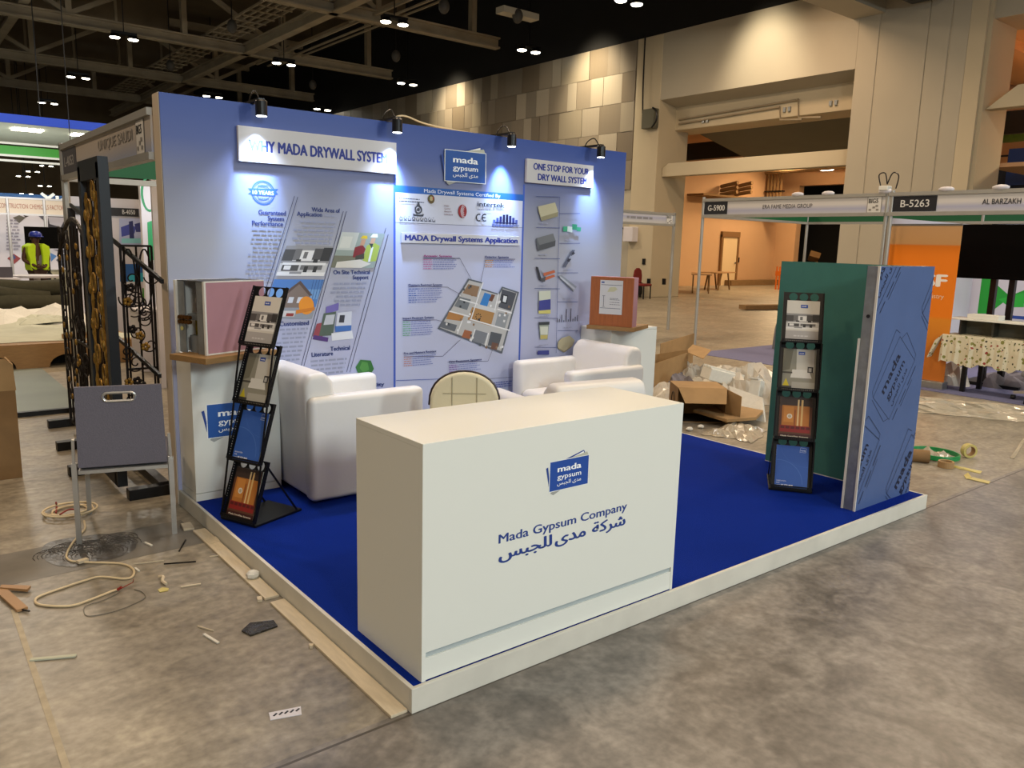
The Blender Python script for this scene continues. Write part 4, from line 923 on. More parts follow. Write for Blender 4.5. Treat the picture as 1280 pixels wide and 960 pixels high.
for u, v, w_, n, c, ttl in ((155, 448, 145, 5, '#b86aa0', 'Acoustic Systems'), (402, 452, 120, 4, '#c08a50', 'Exterior Systems'), (95, 565, 135, 7, '#4a64a8', 'Moisture Resistant Systems'), (72, 698, 125, 7, '#6aa87c', 'Impact Resistant Systems'), (76, 838, 130, 5, '#c08470', 'Fire and Moisture Resistant'), (257, 872, 130, 5, '#7a4a9a', 'Fire Resistant Systems')):
    a = CP((u, v))[0]; b = CP((u+w_, v))[0]; L = (b[0]-a[0])
    A_.text(NAVY if c != '#b86aa0' else '#9a2a7a', ttl, a[0], a[1]-.006, .016, L*.78 if len(ttl) < 20 else L, bold=.032)
    A_.rect(NAVY, a[0], a[1]-.014, b[0], a[1]-.0115)
    for k in range(n):
        z = a[1]-.030-.0165*k
        A_.words('#7f86b6', a[0]+L*.26, b[0], z, .0062, int(u)+k); A_.words(c, a[0], a[0]+L*.28, z, .0065, int(v)+k)
for ln in (((155, 457), (300, 458), (345, 540)), ((520, 463), (402, 463), (384, 548)), ((95, 570), (250, 572), (308, 605)), ((72, 706), (205, 703), (225, 708)), ((76, 850), (232, 848), (302, 782)), ((257, 868), (412, 868), (430, 822))):
    A_.line('#4a4258', .003, CP(*ln))
A_.line('#4a4f70', .003, CP((400, 940), (522, 930)))
for k in range(3): A_.words('#5a64a0', CP((430, 950))[0][0], CP((522, 950))[0][0], CP((450, 955))[0][1]-.018*k, .008, 200+k)
A_.line('#2a4aa0', .004, CP((45, 945), (240, 938)))
# product column
for v in (210, 334, 457, 577, 695, 812): A_.line('#3a4a80', .004, CP((605 if v < 400 else 598, v), (700 if v < 600 else 686, v+2)))
for v in (278, 397, 515, 631, 746): A_.line('#3a4a80', .004, CP((697 if v < 400 else 690, v), (780 if v < 500 else 772, v)))
A_.line('#3a4a80', .004, CP((699, 212), (684, 835)))
for c, pts in (('#b9b394', ((612, 250), (680, 234), (692, 272), (624, 292))), ('#8f8868', ((624, 292), (692, 272), (690, 290), (626, 308))), ('#a59e80', ((612, 250), (624, 292), (626, 308), (614, 270))),
               ('#6c6e70', ((606, 376), (672, 358), (682, 386), (618, 404))), ('#4a4c50', ((618, 404), (682, 386), (680, 408), (612, 428))), ('#55585c', ((606, 376), (618, 404), (612, 428), (604, 392))),
               ('#2c2c34', ((602, 490), (612, 492), (628, 548), (616, 544))), ('#8a8a90', ((618, 500), (640, 520), (680, 500), (640, 532))), ('#b8603c', ((632, 516), (678, 504), (680, 514), (636, 528))), ('#b8603c', ((634, 534), (676, 522), (680, 530), (638, 546))), ('#4a4a50', ((618, 540), (642, 530), (640, 550), (630, 552))),
               ('#c2c6b4', ((616, 588), (662, 586), (662, 678), (614, 678))), ('#3a3f88', ((616, 626), (662, 620), (662, 662), (614, 668))), ('#c8c070', ((614, 666), (662, 662), (662, 678), (614, 678))),
               ('#8a9488', ((616, 716), (656, 714), (650, 782), (620, 782))), ('#34383c', ((614, 712), (658, 710), (657, 722), (616, 724))), ('#c7cabc', ((620, 730), (652, 729), (650, 762), (622, 762))), ('#b8a860', ((621, 764), (650, 763), (649, 778), (622, 779))),
               ('#3a3f88', ((610, 826), (656, 824), (656, 842), (610, 842))),
               ('#3c9a74', ((712, 330), (730, 330), (730, 350), (712, 350))), ('#c7d6d0', ((730, 328), (750, 332), (748, 354), (728, 350))), ('#2c8a64', ((748, 320), (768, 322), (766, 344), (748, 342))), ('#3c9a74', ((766, 332), (784, 334), (782, 350), (766, 348))),
               ('#5a5e6e', ((748, 424), (760, 424), (722, 494), (710, 490))), ('#2e2e3a', ((752, 430), (760, 436), (752, 444), (744, 440))), ('#2e2e3a', ((734, 456), (744, 460), (736, 472), (726, 468))), ('#9ca0ac', ((742, 446), (748, 448), (738, 460), (734, 456))),
               ('#8b9098', ((690, 526), (706, 524), (766, 570), (752, 592))), ('#5d6168', ((690, 526), (752, 592), (750, 582), (700, 532))), ('#b4b8c0', ((700, 528), (760, 576), (757, 584), (700, 536))),
               ('#b0a686', ((706, 776), (738, 766), (758, 784), (750, 806), (716, 828), (690, 812), (692, 790))), ('#8f8666', ((690, 812), (716, 828), (750, 806), (744, 812), (716, 834), (692, 818)))):
    A_.poly(c, CP(*pts))
for k, h in enumerate((18, 14, 30, 8, 52, 10, 54, 12, 20, 26)): A_.rect('#3a3c48', CP((686+k*9, 712))[0][0], CP((700, 712))[0][1], CP((689+k*9, 712))[0][0], CP((720, 712-h))[0][1])
for (u, v) in ((618, 318), (616, 444), (618, 566), (618, 690), (616, 806), (722, 386), (718, 504), (716, 620), (714, 736)): A_.words('#9a9eb4', CP((u, v))[0][0], CP((u+40, v))[0][0], CP((u, v))[0][1], .008, u+v)
lx, lz = W(555, 228); A_.logo(1.995, 2.150, .372, .222)
A_.build('poster_print', t)
# raised sign boards
def signboard(name, x0, z0, x1, z1, th=.03):
    o = MB().box(x0, YW-th, z0, x1, YW-.002, z1).build(name, mat('sign_board_white', '#c4c2c2', .5, bump=.01, scale=80), t, world=True, bevel=.002); return o
b = signboard('sign_board', .447, 2.163, 1.572, 2.378)
a = Art((0, YW-.03, 0), (1, 0, 0), (0, 0, 1)); a.text('#1d2f86', 'WHY MADA DRYWALL SYSTEM', .51, 2.232, .068, .99, bold=.055); a.build('sign_lettering', b)
b = signboard('sign_board', 2.77, 2.186, 3.507, 2.372)
a = Art((0, YW-.03, 0), (1, 0, 0), (0, 0, 1)); a.text('#1d2f86', 'ONE STOP FOR YOUR', 3.145, 2.293, .050, .62, 'c', bold=.055); a.text('#1d2f86', 'DRY WALL SYSTEM', 3.16, 2.213, .050, .55, 'c', bold=.055); a.build('sign_lettering', b)
b = signboard('sign_board', 1.622, 1.683, 2.722, 1.757, .022)
a = Art((0, YW-.022, 0), (1, 0, 0), (0, 0, 1)); a.text('#1d2f86', 'MADA Drywall Systems Application', 1.645, 1.703, .040, 1.055, bold=.055); a.build('sign_lettering', b)

# spotlights along the top
names = ('first from the left, above the first sign board', 'second, above the end of the first sign board', 'third, right of the company mark', 'fourth, above the last sign board')
def spotlight():
    t = thing('spotlight', '', 'spotlight', (0, 0, 0), group='black spotlights along the wall top')
    MB().box(-.02, -.16, .04, .02, .10, .055).box(-.02, .04, -.02, .02, .06, .05).build('arm', M['blackmetal'], t)
    h = MB().lathe([(.036, -.05), (.036, .035), (.028, .045)], 16, (0, -.15, 0)).build('lamp_head', M['blackmetal'], t)
    MB().lathe([(.005, -.051), (.031, -.051), (.031, -.053), (.005, -.053)], 14, (0, -.15, 0)).build('lens', M['spotface'], h)
    MB().tube(smoothpath([(0, -.12, .05), (0, -.06, .11), (0, .02, .09), (0, .06, .04)]), .005, 6).build('flex', M['blackmetal'], t)
    return t
s0 = None
for i, (x, e, ay, bl) in enumerate(((.56, 15, .02, .45), (1.52, 15, .02, .45), (2.53, 8, .04, .7), (3.49, 8, .04, .7))):
    o = spotlight() if s0 is None else dup(s0); s0 = s0 or o; o.location = (x, YW+.02, 2.485)
    o['label'] = 'black spotlight on the blue wall top, ' + names[i]
    light('SPOT', 'spot_beam', (x, YW-.13, 2.425), e*13, (.34, .55, 1), .012, (x, YW-.01, 2.12), 50, 1)
    light('SPOT', 'spot_spill', (x, YW-.135, 2.40), e*3.0, (.62, .74, 1), .03, (x-.05, YW-.35, 0), 110, 1)
t = thing('white_cable', 'white cable looping over the top of the blue wall', 'cable', (1.6, YW+.07, 2.52))
MB().tube(smoothpath([(0, 0, .04), (.1, 0, .065), (.3, .01, .03), (.7, .01, .008), (1.1, 0, .006)]), .006).build('cable_run', M['cable'], t)

# ---- counter
CX0, CX1, CY0, CY1, CZ = .054, 1.453, .021, .519, 1.002
t = thing('reception_counter', 'large white reception counter with blue company lettering', 'counter', (CX0, CY0, PZ))
body = MB().box(CX0, CY0+.018, PZ, CX0+.02, CY1, CZ-.02).box(CX1-.02, CY0+.018, PZ, CX1, CY1, CZ-.02).box(CX0+.02, CY0+.018, .55, CX1-.02, CY1-.06, .57)
body.build('carcass', M['counter'], t, world=True)
MB().box(CX0, CY0+.0182, CZ-.02, CX1, CY1, CZ).build('counter_top', M['counter'], t, world=True, bevel=.0015)
fr = MB().box(CX0, CY0, .210, CX1, CY0+.018, CZ).box(CX0, CY0, PZ, CX0+.018, CY0+.018, .210).box(CX1-.016, CY0, PZ, CX1, CY0+.018, .210)
fr.build('front_panel', M['counter'], t, world=True, bevel=.001)
MB().box(CX0+.018, CY0+.008, .186, CX1-.016, CY0+.02, .212).build('groove', mat('groove_grey', '#a9b3b4', .5), t, world=True)
MB().box(CX0+.018, CY0+.002, PZ+.004, CX1-.016, CY0+.02, .187).build('plinth_panel', M['counter'], t, world=True)
A_ = Art((0, CY0, 0), (1, 0, 0), (0, 0, 1))
A_.logo(.650, .722, .212, .122, '#17479c'); A_.build('company_mark', t); A_ = Art((0, CY0, 0), (1, 0, 0), (0, 0, 1))
A_.text('#1b3a86', 'Mada Gypsum Company', .398, .560, .036, .712, bold=.02)
A_.build('lettering', t); A_ = Art((0, CY0, 0), (1, 0, 0), (0, 0, 1)); k_ = '#1b3a86'
A_.text(k_, AR['sharika'], 1.105, .492, .046, .205, 'r', .035); A_.text(k_, AR['mada'], .865, .492, .046, .175, 'r', .035); A_.text(k_, AR['jibs'], .400, .492, .046, .275, 'l', .035)
A_.build('arabic_lettering', t)

# ---- cream office chair behind the counter
t = thing('office_chair', 'cream padded office chair with dark piping behind the counter', 'chair', (1.34, 1.60, PZ), -.62)
o = []
for k in range(17):
    a = math.pi*k/16; o.append((-.21*math.cos(a), .62+.21*math.sin(a)**.8 if 0 < k < 16 else .62))
o += [(.20, .40), (-.20, .40)]
MB().prism(o, 'y', 0, .06).build('backrest', M['cream'], t, bevel=.018, seg=3)
MB().tube([(x*1.01, .030, z+.002) for x, z in o[:17]] + [(.2, .03, .4)], .009).build('piping', mat('dark_piping', '#2c1e1a', .4), t, smooth=True)
sm = MB()
for x in (-.075, .075): sm.tube([(x, -.001, .60), (x, -.002, .80)], .003)
sm.tube([(-.13, -.001, .70), (.13, -.001, .70)], .003); sm.build('stitching', mat('stitch_tan', '#a89f84', .7), t)  # stitched seams in a darker cream tone
MB().box(-.22, -.42, .38, .22, .0, .46).build('seat', M['cream'], t, bevel=.03)
MB().lathe([(.025, .05), (.025, .38)], 12, (0, -.2, 0)).build('column', M['chrome'], t)
for k in range(5):
    a = k*1.2566; c, s = math.cos(a)*.26, math.sin(a)*.26
    l = MB().bar((0, -.2, .09), (c, -.2+s, .06), .04, .025).build('base_arm', M['black'], t)
    MB().ball((c, -.2+s, .028), .028, 8, 6).build('castor', M['black'], l)

# ---- armchairs (local: faces -Y; width x, depth y)
def armchair(label, loc, rz):
    t = thing('armchair', label, 'armchair', loc, rz, 'white leather tub armchairs')
    Wd, Dp, ar = .74, .80, .115
    for s in (-1, 1):
        x0, x1 = (-Wd/2, -Wd/2+ar) if s < 0 else (Wd/2-ar, Wd/2)
        MB().box(x0, -Dp/2, .012, x1, Dp/2, .665).build('arm', M['leather'], t, bevel=.038, seg=4, smooth=True)
    prof = [(Dp/2-.25, .30), (Dp/2-.03, .02), (Dp/2-.005, .5), (Dp/2+.01, .84), (Dp/2-.13, .86), (Dp/2-.20, .70)]
    prof = [(Dp/2-.22, .02), (Dp/2-.012, .02), (Dp/2+.0, .45), (Dp/2+.015, .73), (Dp/2-.01, .80), (Dp/2-.12, .81), (Dp/2-.175, .745), (Dp/2-.215, .4)]
    MB().prism(prof, 'x', -Wd/2+.045, Wd/2-.045).build('backrest', M['leather'], t, bevel=.036, seg=4, smooth=True)
    MB().box(-Wd/2+ar-.01, -Dp/2+.01, .25, Wd/2-ar+.01, Dp/2-.19, .44).build('seat_cushion', M['leather'], t, bevel=.055, seg=4, smooth=True)
    MB().box(-Wd/2+ar-.01, -Dp/2+.03, .012, Wd/2-ar+.01, Dp/2-.19, .25).build('front_rail', M['leather'], t, bevel=.015)
    for sx in (-1, 1):
        for sy in (-1, 1): MB().lathe([(.02, 0), (.02, .02)], 8, (sx*.3, sy*.33, 0)).build('leg', M['black'], t)
    return t
armchair('white leather armchair left of the counter, its back to the brochure rack', (.965, 2.455, PZ), R(90))
armchair('white leather armchair lit by the spotlights, facing left before the right cabinet', (3.02, 2.39, PZ), R(-90))
armchair('white leather armchair just behind the counter, seen from behind', (1.99, 1.40, PZ), R(180-9))

# ---- cabinets with samples
def cabinet(label, x0, y0, x1, y1, z1):
    t = thing('white_cabinet', label, 'cabinet', (x0, y0, PZ))
    MB().box(x0, y0, PZ+.05, x1, y1, z1-.02).build('cabinet_body', M['white'], t, world=True, bevel=.001)
    MB().box(x0+.0, y0+.004, PZ, x1, y1, PZ+.046).build('plinth', M['white'], t, world=True)
    MB().box(x0-.0, y0, z1-.018, x1, y1, z1).build('cabinet_top', M['white'], t, world=True, bevel=.001)
    return t
t = cabinet('white cabinet with blue company mark under the pink sample box', .02, 2.545, .56, 2.835, .995)
A_ = Art((0, 2.545, 0), (1, 0, 0), (0, 0, 1), clip=(.03, .4, .55, .9)); A_.logo(.105, .485, .34, .205, '#17509c'); A_.build('company_mark', t)
cabinet('white cabinet at the right end of the wall under the wooden sample box', 3.46, 2.46, 4.035, 2.835, 1.0)
RZ = R(21)
t = thing('sample_shelf', 'wooden shelf board under the pink sample box', 'shelf', (.0, 2.20, .996), RZ)
MB().box(-.02, -.03, 0, .50, .28, .034).build('plank', M['ply'], t, bevel=.002)
t = thing('wall_sample', 'pink gypsum wall sample box with open end showing grey studs and yellow wool', 'wall sample', (.045, 2.285, 1.03), RZ)
H = .415
MB().box(0, 0, 0, .42, .012, H).build('pink_board', M['pinkb'], t)
MB().box(-.012, -.001, 0, 0, .014, H).box(0, -.001, H-.006, .42, .013, H+.001).box(0, -.003, 0, .42, .0, .008).build('board_edge', M['gyp'], t)
MB().box(-.012, .245, 0, .42, .262, H).build('rear_board', M['gyp'], t)
MB().box(.002, .014, 0, .012, .085, H).box(.002, .19, 0, .012, .245, H).build('stud', M['zinc'], t)
MB().box(.03, .085, 0, .2, .19, .10).box(.02, .085, .19, .2, .19, .225).build('rail', M['zinc'], t)
MB().box(.06, .09, .02, .3, .185, .19).build('yellow_wool', M['wool'], t, bevel=.01)
MB().box(.06, .09, .225, .3, .17, H-.04).build('brown_infill', M['brownwool'], t, bevel=.01)
cb = MB()
for k in range(4):
    for j in range(2): cb.lathe([(.012, 0), (.012, .02)], 8, (-.002, .135+k*.026, .165+j*.026+.015), M=Matrix.Rotation(R(-90), 3, 'Y'))
cb.build('pipe_ends', mat('copper_tube', '#6b4418', .4, .8, var=.3), t)
MB().lathe([(.012, 0), (.012, .004)], 14, (-.001, .215, .14), M=Matrix.Rotation(R(-90), 3, 'Y')).build('round_sticker', M['tape'], t)
MB().box(.0, .012, H-.004, .42, .245, H).build('top_sheet', mat('dark_felt_sheet', '#35352f', .8, var=.1), t)
# wooden sample box on the right cabinet
a1 = math.atan2(2.28-2.62, 3.49-3.33)
t = thing('wall_sample', 'cherry wood faced wall sample box with a taped data sheet', 'wall sample', (3.33, 2.60, 1.035), a1)
MB().box(0, 0, 0, .375, .018, .41).build('wood_board', M['wood'], t, bevel=.001)
MB().box(.0, .018, 0, .01, .13, .41).box(.365, .018, 0, .375, .13, .41).box(0.01, .018, .40, .365, .13, .41).build('frame', M['pinkb'], t)
MB().box(.01, .118, 0, .365, .13, .40).build('rear_board', M['pinkb'], t)
t2 = thing('data_sheet', 'white data sheet taped on the cherry wood sample', 'paper', (0, 0, 0)); 
Ux = Vector((math.cos(a1), math.sin(a1), 0)); O_ = Vector((3.33, 2.60, 1.035)) + Ux.cross(Vector((0, 0, 1)))*.001
A_ = Art(O_, Ux, (0, 0, 1), base=.001)
A_.rect('#c2c4c6', .085, .10, .285, .383); A_.rect('#2c4a8c', .095, .358, .122, .370); A_.rect('#4c5868', .095, .342, .278, .346); A_.rect('#4c5868', .09, .148, .272, .152)
A_.poly('#b8b99a', [(.15, .285), (.21, .29), (.24, .31), (.22, .33), (.17, .325)]); A_.rect('#5c6064', .118, .165, .123, .255); A_.rect('#6c7074', .108, .25, .133, .254); A_.rect('#6c7074', .108, .16, .133, .164)
for z in (.23, .22, .198, .18): A_.words('#6c7074', .175, .27, z, .005, int(z*999))
sh = A_.build('data_sheet_print', None); 
t.name = 'wall_sample'; t2.location = O_ + Ux*.18 + Vector((0, 0, .1)); I = t2.matrix_basis.inverted(); sh.parent = t2
for v in sh.data.vertices: v.co = I @ v.co
t = thing('sample_shelf', 'wooden shelf board under the cherry sample box', 'shelf', (3.33, 2.60, 1.0), a1)
MB().box(-.02, -.01, 0, .40, .40, .034).build('plank', M['ply'], t, bevel=.002)

# ---- brochure racks
def brochure(kind, label, loc, group):
    pass
def rack(label, loc, rz):
    t = thing('brochure_rack', label, 'brochure rack', loc, rz, 'black brochure racks')
    MB().box(-.14, 0, 0, .14, .36, .015).build('base_plate', M['blackmetal'], t, bevel=.003)
    Wd = .26; tiers = []
    for i in range(4):
        z0 = .02+.325*(3-i); y0 = .015+.058*(3-i); zt = z0+.328; yt = y0+.118
        tiers.append((y0, z0, yt, zt))
        L = math.hypot(zt-z0, yt-y0); ang = math.atan2(yt-y0, zt-z0)
        vs, fs = plate([(-Wd/2, 0), (Wd/2, 0), (Wd/2, L), (-Wd/2, L)], [circle(-.068, L-.032, .028), circle(0, L-.032, .028), circle(.068, L-.032, .028)], .003)
        Mx = Matrix.Translation((0, y0, z0)) @ Matrix.Rotation(math.pi/2-ang, 4, 'X')
        tr = MB().add([Mx @ v for v in vs], fs).build('tray', M['blackmetal'], t)
        # perforated side flanges and front lip
        for s in (-1, 1):
            fv, ff = plate([(0, 0), (.03, 0), (.02, L), (0, L)], [circle(.011, .012+k*.0145, .0035, 6) for k in range(int((L-.02)/.0145))], .002)
            Ms = Mx @ Matrix.Translation((s*Wd/2, 0, 0)) @ Matrix.Rotation(R(-90), 4, 'Y')
            MB().add([Ms @ v for v in fv], ff).build('side_flange', M['blackmetal'], tr)
        lv, lf = plate([(-Wd/2, 0), (Wd/2, 0), (Wd/2, .022), (-Wd/2, .022)], [circle(-Wd/2+.010+k*.0128, .011, .0038, 6) for k in range(19)], .002)
        Ml = Matrix.Translation((0, y0-.022, z0+.002)) @ Matrix.Rotation(R(80), 4, 'X')
        MB().add([Ml @ v for v in lv], lf).box(-Wd/2, y0-.024, z0-.001, Wd/2, y0+.002, z0+.002).build('front_lip', M['blackmetal'], tr)
    for s in (-1, 1):
        b = MB()
        for i in range(3):
            y0, z0, yt, zt = tiers[i]; y1, z1, _, _ = tiers[i+1]
            b.bar((s*.132, y0-.012, z0), (s*.132, y1-.012, z1+.02), .006, .010)
        b.bar((s*.132, .33, .01), (s*.132, .10, .34), .006, .010).build('side_linkage', M['blackmetal'], t)
    return t, tiers
def put_brochure(root, tier, kind, label):
    y0, z0, yt, zt = tier; A0 = wmat(root)
    up_ = (A0.to_3x3() @ Vector((0, yt-y0, zt-z0))).normalized(); U = (A0.to_3x3() @ Vector((1, 0, 0))).normalized()
    N = U.cross(up_); o = A0 @ Vector((-.105, y0, z0+.004)) + N*.003
    t = thing('brochure', label, 'brochure', o, 0, 'brochures in the racks')
    b = MB(); Wb, Hb, Tb = .21, .285, .004
    vs = [o+U*x+up_*y+N*z for z in (0, Tb) for x, y in ((0, 0), (Wb, 0), (Wb, Hb), (0, Hb))]
    b.add(vs, [(0, 3, 2, 1), (4, 5, 6, 7), (0, 1, 5, 4), (1, 2, 6, 5), (2, 3, 7, 6), (3, 0, 4, 7)]).build('booklet', M['white'], t, world=True)
    A = Art(o+N*Tb, U, up_, clip=(0, 0, Wb, Hb), base=.0006)
    Q = lambda a, b, c, d: [(a*Wb, d*Hb), (c*Wb, d*Hb), (c*Wb, b*Hb), (a*Wb, b*Hb)]
    if kind == 'kitchen':
        A.rect('#cfcbc2', 0, 0, Wb, Hb); kitchen(A, Q(0, .3, 1, .68)); A.rect('#a7a3a0', 0, 0, Wb, .26*Hb)
        A.rect('#2c4ca0', .42*Wb, .82*Hb, .64*Wb, .90*Hb); A.text('#e8e8e8', 'mada', .45*Wb, .85*Hb, .008, .03, bold=.032); A.words('#c8c6c4', .25*Wb, .75*Wb, .12*Hb, .008, 5)
    elif kind == 'room':
        A.rect('#8e8b7c', 0, 0, Wb, Hb); A.poly('#6f6c5c', [(0, Hb), (.3*Wb, Hb), (.22*Wb, .5*Hb), (0, .45*Hb)]); A.poly('#c9c5ba', [(.4*Wb, Hb), (.95*Wb, Hb), (.95*Wb, .45*Hb), (.42*Wb, .5*Hb)])
        A.poly('#d9d6cd', [(.3*Wb, .5*Hb), (.8*Wb, .5*Hb), (.9*Wb, .3*Hb), (.25*Wb, .3*Hb)]); A.rect('#4a463e', 0, .40*Hb, .3*Wb, .44*Hb); A.poly('#c9b72a', [(.02*Wb, .1*Hb), (.12*Wb, .28*Hb), (.22*Wb, .1*Hb)])
        A.rect('#3f3b34', 0, .04*Hb, .45*Wb, .1*Hb); A.rect('#26262a', .76*Wb, .44*Hb, .93*Wb, .58*Hb); A.rect('#b8b6b0', .79*Wb, .46*Hb, .88*Wb, .55*Hb); A.rect('#a8a498', .3*Wb, .0, Wb, .2*Hb)
        A.rect('#2c4ca0', .46*Wb, .86*Hb, .66*Wb, .94*Hb); A.text('#e8e8e8', 'mada', .49*Wb, .885*Hb, .008, .03, bold=.032)
    elif kind == 'blue':
        A.rect('#2f5cae', 0, 0, Wb, Hb); A.ring('#4a76c0', .1*Wb, .1*Hb, .75*Wb, .003, 40, a0=0, a1=100); A.ring('#3c68b8', .9*Wb, 1.1*Hb, .8*Wb, .002, 40, a0=150, a1=300)
        A.frame('#d0d8ea', .0015, [(.72*Wb, .86*Hb), (.9*Wb, .86*Hb), (.92*Wb, .96*Hb), (.74*Wb, .97*Hb)]); A.text('#d8e0f0', 'mada', .75*Wb, .89*Hb, .010, .03, bold=.02)
        A.text('#e6ebf5', 'INNOVATION', .06*Wb, .135*Hb, .008, .06); A.text('#e6ebf5', 'FOR', .06*Wb, .085*Hb, .008); A.text('#e6ebf5', 'YOUR', .06*Wb, .03*Hb, .008, .028); A.text('#ffffff', 'FUTURE', .21*Wb, .03*Hb, .011, .075, bold=.032)
    else:
        A.rect('#5c3420', 0, 0, Wb, Hb); A.rect('#3a2a22', 0, .78*Hb, Wb, Hb); A.rect('#b5702c', .08*Wb, .3*Hb, .92*Wb, .80*Hb); A.rect('#c9843a', .14*Wb, .4*Hb, .44*Wb, .78*Hb); A.rect('#e0c08a', .55*Wb, .3*Hb, .60*Wb, .95*Hb); A.rect('#d8b070', .66*Wb, .3*Hb, .72*Wb, .95*Hb)
        A.rect('#8e4a20', .46*Wb, .3*Hb, .5*Wb, .7*Hb); A.circ('#e4dccb', .32*Wb, .54*Hb, .017); A.circ('#b7a88e', .32*Wb, .54*Hb, .011)
        A.rect('#8a1c18', .04*Wb, .16*Hb, .96*Wb, .32*Hb)
        for k in range(6): A.rect('#5a1010', (.06+.155*k)*Wb, .24*Hb, (.18+.155*k)*Wb, .30*Hb)
        A.rect('#3c1410', 0, 0, Wb, .12*Hb); A.text('#e8dcc8', 'Mada CoreFlex Systems', .08*Wb, .05*Hb, .009, .84*Wb, bold=.02)
    A.build('cover_print', t)
rzL = R(-68); rzR = math.atan2(.478-.71, 3.373-3.205)
cL = Vector(((.048+.205)/2-.035, (2.125+1.93)/2+.01, PZ)); cR = Vector((3.315, .575, PZ))
desc = {'kitchen': 'white brochure with a grey kitchen photo', 'room': 'brochure with a beige interior photo and yellow tulips', 'blue': 'plain blue brochure with white words', 'warm': 'orange and brown photo brochure with red seats'}
for nm, c, rz, order, sd in (('left rack', cL, rzL, ('kitchen', 'room', 'blue', 'warm'), 'black folding brochure rack standing before the left cabinet'), ('right rack', cR, rzR, ('kitchen', 'room', 'warm', 'blue'), 'black folding brochure rack standing before the green board')):
    t, tiers = rack(sd, c, rz)
    for i, k in enumerate(order): put_brochure(t, tiers[i], k, desc[k] + ' in the ' + nm + ', ' + ('top', 'second', 'third', 'bottom')[i] + ' tier')

# ---- green and blue board corner
BT = 1.622
t = thing('board_display', 'corner wall sample of green board and blue printed gypsum board on steel studs', 'wall sample', (3.31, .1, PZ))
def gb_(name, m, *b): return MB().box(*b).build(name, m, t, world=True)
gb_('blue_board', M['blueb'], 3.30, .107, PZ, 4.005, .119, BT)
gb_('board_edge', M['gyp'], 3.292, .106, PZ, 3.300, .1195, BT+.001)
gb_('rear_board', M['gyp'], 3.292, .187, PZ, 3.88, .200, 1.18)
gb_('rear_board', M['greenb'], 3.31, .187, 1.18, 3.88, .199, BT)
o = gb_('end_stud', M['zinc'], 3.298, .121, PZ, 3.31, .186, BT-.004)
b = MB(); b.lathe([(.011, 0), (.011, .003)], 14, (3.298, .152, 1.32), M=Matrix.Rotation(R(-90), 3, 'Y')); b.build('cable_hole', M['black'], t, world=True)
gb_('top_track', M['zinc'], 3.30, .12, BT-.003, 4.0, .188, BT)
gb_('green_board', M['greenb'], 3.87, .20, PZ+.006, 3.882, 1.148, BT)
gb_('board_edge', M['gyp'], 3.868, .20, PZ, 3.884, 1.148, PZ+.006)
gb_('rear_board', M['gyp'], 3.93, .119, PZ, 3.945, 1.148, BT-.01)
gb_('stud', M['zinc'], 3.882, 1.10, PZ, 3.93, 1.145, BT-.005)
A_ = Art((0, .107, 0), (1, 0, 0), (0, 0, 1), clip=(3.302, PZ+.004, 4.004, BT-.004))
def BPx(u, v): p = at(u, v, 'y', .107); return Vector((p.x, p.z))
def stamp(c, rot, s=1.45, col='#0c1430'):
    c = Vector(c)
    def q(pts): 
        cs, sn = math.cos(rot), math.sin(rot); return [(c.x+(a*cs-b*sn)*s, c.y+(a*sn+b*cs)*s) for a, b in pts]
    wd, h = .155, .100
    A_.frame(col, .003, q([(-wd, -h), (wd, -h), (wd, h), (-wd, h)])); 
    A_.line(col, .003, q([(-wd, h), (-wd*.9, h*1.25), (wd*1.02, h*1.5), (wd*1.08, h*1.1)])); A_.line(col, .003, q([(wd, h*.8), (wd*1.3, h*.6), (wd*1.15, -h*.9), (wd, -h*.95)])); A_.line(col, .003, q([(-wd, -h*.9), (-wd*1.2, -h*.6), (-wd*1.08, h*1.0)]))
    for tx, a, b, hh, ww, bo in (('mada', -.10, .028, .040, .20, .02), ('gypsum', -.10, -.028, .032, .20, .008), (AR['jibs']+' '+AR['mada'], -.10, -.072, .022, .19, .004)):
        p = q([(a, b)])[0]; A_.text(col, tx, p[0], p[1], hh*s, ww*s, 'l', bo, rot)
    p = q([(-.14, -.128)])[0]; A_.line(col, .005, q([(-.14, -.128), (-.08, -.128)])); A_.line(col, .005, q([(-.06, -.128), (.02, -.128)])); A_.line(col, .005, q([(.04, -.128), (.14, -.128)])); A_.line(col, .003, q([(-.06, -.145), (.08, -.145)]))
r0 = (BPx(1126, 441)-BPx(1105, 489)); ro = math.atan2(r0.y, r0.x)
stamp(BPx(1118, 473), ro); stamp(BPx(1104, 345)+Vector((-.03, .05)), ro); stamp(BPx(1170, 372)+Vector((.08, 0)), ro)
stamp(BPx(1131, 590)+Vector((.02, -.01)), ro); stamp(BPx(1072, 580), ro+.1)
A_.build('board_stamps', t)

# ---- grey felt chair
gz = math.atan2(2.333-2.464, -.169+.641)
t = thing('felt_chair', 'grey felt chair with handle slot and silver legs seen from behind', 'chair', (-.405, 2.40, 0), gz)
o = [(-.222, .435), (.222, .435), (.213, .885), (-.213, .885)]
slot = [(-.055+.02*math.cos(a)-0, .825+.02*math.sin(a)) for a in (math.pi*.5+k*math.pi/6 for k in range(7))] + [(.055+.02*math.cos(a), .825+.02*math.sin(a)) for a in (-math.pi*.5+k*math.pi/6 for k in range(7))]
vs, fs = plate(o, [slot], .022)
MB().add([Vector((v.x, -v.z-(v.y-.435)*.06, v.y)) for v in vs], fs).build('backrest', M['felt'], t)
rg = [(x+(-.0), -.012-(z-.435)*.06, z) for x, z in slot]
MB().tube([(x*1.06, y, .825+(z-.825)*1.15) for x, y, z in rg], .0075, 6, closed=True).build('handle_ring', M['silver'], t)
MB().box(-.225, .02, .42, .225, .47, .475).build('seat', M['felt'], t, bevel=.015)
